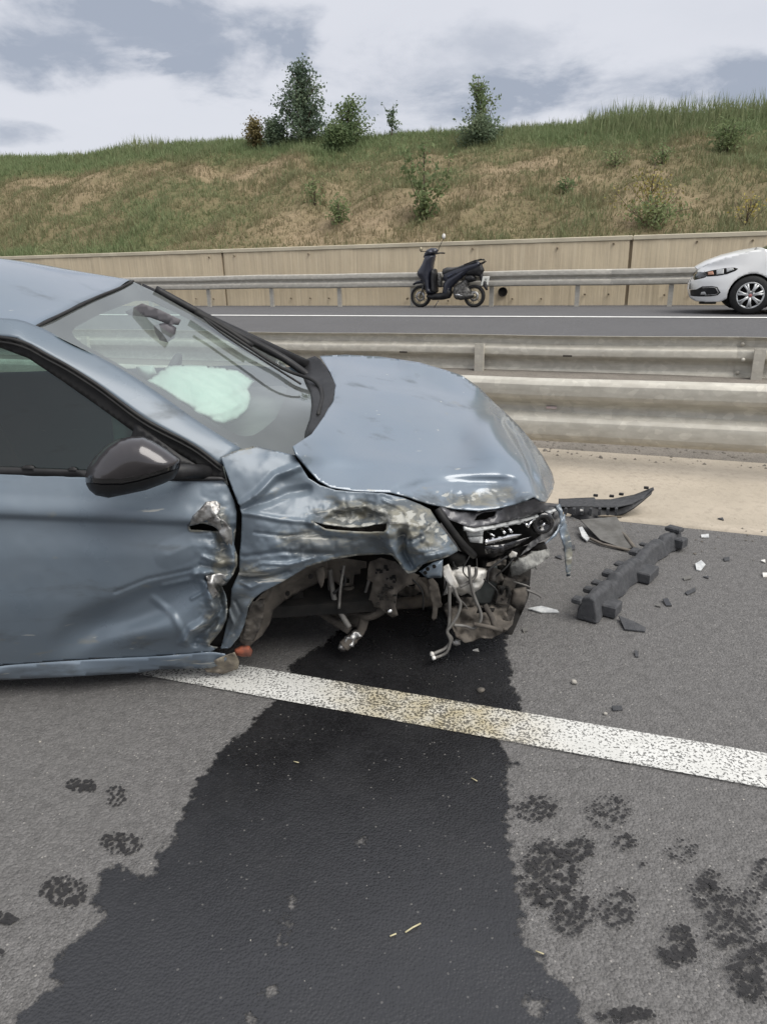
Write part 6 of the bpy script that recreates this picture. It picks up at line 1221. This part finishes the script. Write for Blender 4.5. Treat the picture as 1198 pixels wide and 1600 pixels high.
fbox('lug', 4, .062, .035, (.10, .075, .062)); fbox('lug', 17, .062, .034, (.15, .09, .06)); fbox('lug', 30, .05, .05, (.07, .06, .06)); fbox('lug', 31, -.01, .112, (.06, .09, .03))
# lower grille section of the bumper on the verge edge
lg = empty('bumper_grille_section', gp(920, 815), label='black curved bumper grille piece lying at the edge of the beige verge', cat='bumper piece'); LO_ = A(gp(920, 815))
nm_ = lambda x, y, v: at_n(x, y, v)-LO_
EW = EYE-LO_
panel('lower_blade', [(872, 791), (885, 791), (930, 791), (962, 791), (985, 786), (1004, 778), (1020, 763), (1017, 771), (1003, 783), (990, 793), (975, 802), (944, 811), (920, 814), (888, 811), (872, 806)], [(872, 791, 4.80), (930, 791, 4.80), (985, 786, 4.84), (1020, 763, 4.98), (990, 793, 4.80), (944, 811, 4.72), (888, 811, 4.72), (920, 802, 4.70)], M_BLACKP, lg, step=4, mode=nm_, eye=EW, solid=.01)
panel('upper_flange', [(872, 779), (884, 779), (900, 778), (928, 777), (930, 780), (954, 780), (968, 777), (989, 773), (1000, 769), (1010, 765), (1020, 761), (1021, 764), (1004, 778), (985, 787), (962, 792), (930, 792), (872, 791)], [(872, 779, 4.98), (928, 777, 4.98), (989, 773, 4.99), (1020, 762, 5.02), (985, 787, 4.82), (930, 792, 4.78), (872, 791, 4.78)], M_FOAM, lg, step=4, mode=nm_, eye=EW, solid=.008)
mb = MB()
for px in (883, 896, 909, 922, 936, 949, 962): mb.box(Vector(at_n(px, 799, 4.70)-LO_), (.018, .03, .05), rz=rzU, bev=.004)
mb.split('grille_rib', M_FOAM, lg)
for px, py in ((955, 775), (970, 772), (1009, 762), (930, 774)): mb = MB(); mb.box(Vector(at_n(px, py, 5.0)-LO_), (.032, .02, .018), rz=rzU, bev=.004); mb.build('clip', M_BLACKP, lg)
mb = MB(); mb.box(Vector(at_n(908, 797, 4.685)-LO_), (.02, .01, .012)); mb.build('clip_glint', M_RESV, lg)
def slab(name, poly, z0, th, mt, label, cat='debris', tilt=0., group=None, smooth=False):
    """a shard lying on the asphalt: outline on the ground, a real thickness, one side lifted"""
    P = A([gp(*p) for p in poly]); c_ = P.mean(0); root = P-c_; dy = root[:, 1]-root[:, 1].min()
    B = root+A([0, 0, z0]); B[:, 2] += dy*tilt; mb = MB(); n_ = len(B); tp = B+A([0, 0, th])
    mb.add(list(B)+list(tp), [tuple(range(n_))[::-1], tuple(range(n_, 2*n_))]+[(i, (i+1) % n_, n_+(i+1) % n_, n_+i) for i in range(n_)])
    o_ = mb.build(name, mt, None, smooth); o_.location = (c_[0], c_[1], 0); return tagit(o_, label, cat, group)
M_SHEET = pmat('dull_sheet', (.115, .112, .105), (.075, .072, .066), 14, .8, bump=.2)
M_CLEAR = pmat('clear_shard', (.50, .51, .50), (.34, .35, .35), 40, .2, coat=.5)
br = slab('triangular_bracket', [(905, 826), (961, 822), (992, 858), (975, 861), (937, 850)], .008, .006, M_SHEET, 'flat grey triangular plate between the wreck and the foam bumper bar', 'plate', .12)
mb = MB(); cb = br.location; mb.tube([Vector(gp(961, 822, .03))-cb, Vector(gp(980, 842, .03))-cb, Vector(gp(992, 858, .014))-cb], .012, 6); mb.tube([Vector(gp(906, 834, .02))-cb, Vector(gp(940, 850, .015))-cb, Vector(gp(984, 860, .014))-cb], .009, 6); mb.split('plate_rim', pmat('tan_rim', (.15, .13, .11), (.10, .09, .075), 12, .8), br, True)
slab('trim_scrap', [(903, 834), (908, 833), (920, 846), (916, 849), (908, 844)], .01, .008, M_CLEAR, 'pale curved scrap of trim by the grey triangular plate', 'trim scrap', .15)
slab('plastic_shard', [(965, 968), (990, 976), (1008, 984), (1007, 989), (975, 986)], .003, .006, M_FOAM, 'dark triangular shard at the near end of the foam bumper bar', 'shard', .10)
slab('clear_sliver', [(824, 954), (845, 951), (870, 956), (873, 959), (845, 959)], .003, .006, M_CLEAR, 'long thin clear sliver between the wreck and the foam bumper bar', 'shard', .12)
SHD = [((1085, 885), (1094, 881), (1101, 886), (1094, 893), (1087, 892), M_CLEAR, 'pale pointed lens shard right of the foam bumper bar'), ((1094, 838), (1106, 837), (1107, 841), (1095, 841), M_CLEAR, 'flat clear shard near the verge at the right'),
       ((1069, 928), (1084, 922), (1086, 926), (1073, 931), M_FOAM, 'rounded dark scrap below the far end of the foam bumper bar'), ((1034, 940), (1042, 939), (1049, 948), (1040, 948), M_GLOSSB, 'small glossy black scrap below the middle of the foam bumper bar'),
       ((1066, 905), (1077, 902), (1079, 906), (1068, 908), M_SHEET, 'dull brown scrap just right of the foam bumper bar'), ((1097, 903), (1106, 902), (1106, 905), M_FOAM, 'little dark chip beside the pale lens shard'),
       ((1129, 874), (1138, 873), (1139, 877), (1131, 878), M_FOAM, 'dark chip right of the pale lens shard'), ((955, 1106), (970, 1106), (972, 1111), (957, 1112), M_FOAM, 'black flat scrap lying above the worn white line'),
       ((990, 1020), (996, 1021), (997, 1028), (992, 1028), M_FOAM, 'small black chip on open asphalt below the triangular shard'), ((1190, 898), (1199, 898), (1200, 903), (1191, 903), M_RESV, 'white fragment at the right edge of the asphalt'),
       ((1187, 878), (1194, 877), (1195, 881), M_RESV, 'little white chip near the right edge above another'), ((1022, 948), (1030, 946), (1031, 950), M_SHEET, 'thin grey chip in the shade of the foam bumper bar'),
       ((880, 858), (897, 855), (898, 860), (882, 863), M_FOAM, 'black scrap behind the hanging strip of the wreck'), ((866, 872), (876, 870), (877, 875), M_FOAM, 'dark chip under the hanging strip of the wreck'),
       ((1120, 812), (1128, 811), (1130, 814), M_FOAM, 'dark crumb at the foot of the verge'), ((1165, 833), (1176, 832), (1178, 835), M_CLEAR, 'shiny chip where the asphalt meets the verge'), ((815, 985), (822, 983), (824, 988), (817, 989), M_SHEET, 'grey chip beside the crumpled tray of the wreck'), ((738, 1018), (746, 1016), (748, 1020), M_RESV, 'white chip on the fluid spill below the hoses')]
for q in SHD: slab('shard', list(q[:-2]), .002, .005, q[-2], q[-1], 'shard', .15)
def pebble(px, py, r, mt, label, nm='pebble'):
    g = np.random.default_rng(int(px*7+py)); mb = MB(); V = []; 
    for th in np.linspace(.15, math.pi-.15, 6):
        for ph in np.linspace(0, 2*math.pi, 9)[:-1]: k = r*g.uniform(.75, 1.15); V.append((k*math.sin(th)*math.cos(ph), k*math.sin(th)*math.sin(ph), .65*k*math.cos(th)))
    F = [(i*8+j, i*8+(j+1) % 8, (i+1)*8+(j+1) % 8, (i+1)*8+j) for i in range(5) for j in range(8)]+[tuple(range(7, -1, -1)), tuple(range(40, 48))]
    o_ = mesh(nm, V, F, mt, None, True); p = gp(px, py); o_.location = (p[0], p[1], r*.55); return tagit(o_, label, 'stone')
pebble(896, 1068, .014, M_GRITL, 'pale stone between the spill and the black flat scrap'); pebble(751, 1081, .016, M_GRITD, 'dark stone on the spill just above the worn line'); pebble(945, 1117, .009, M_GRITL, 'pale little stone touching the upper edge of the worn line'); pebble(63, 1160, .005, M_GRITL, 'tiny pale stone on the asphalt below the car sill')
def straw(pts_, label, r=.0022):
    P = [Vector(gp(*p))+Vector((0, 0, .009)) for p in pts_]; c_ = P[0].copy(); mb = MB(); mb.tube([p-c_ for p in P], r, 5); o_ = mb.build('straw', pmat('straw', (.46, .42, .26), (.36, .32, .20), 30, .8), None, True); o_.location = c_; return tagit(o_, label, 'straw')
straw([(633, 1461), (645, 1453), (657, 1447)], 'longest pale straw, lying on the lower part of the spill'); straw([(736, 1219), (745, 1224)], 'short straw on the spill right below the worn line', .0018); straw([(836, 1490), (849, 1495)], 'short straw at the right rim of the spill', .0018); straw([(609, 1467), (619, 1463)], 'pale bluish straw bit left of the longest straw', .002); straw([(459, 1193), (467, 1195)], 'white bit of straw high on the dark spill', .0018)
slab('twig', [(925, 808), (950, 806), (972, 810), (970, 813), (930, 812)], .02, .008, pmat('twig_tan', (.25, .21, .16), (.18, .15, .11), 12, .9), 'tan scrap lying on the beige verge', 'twig')
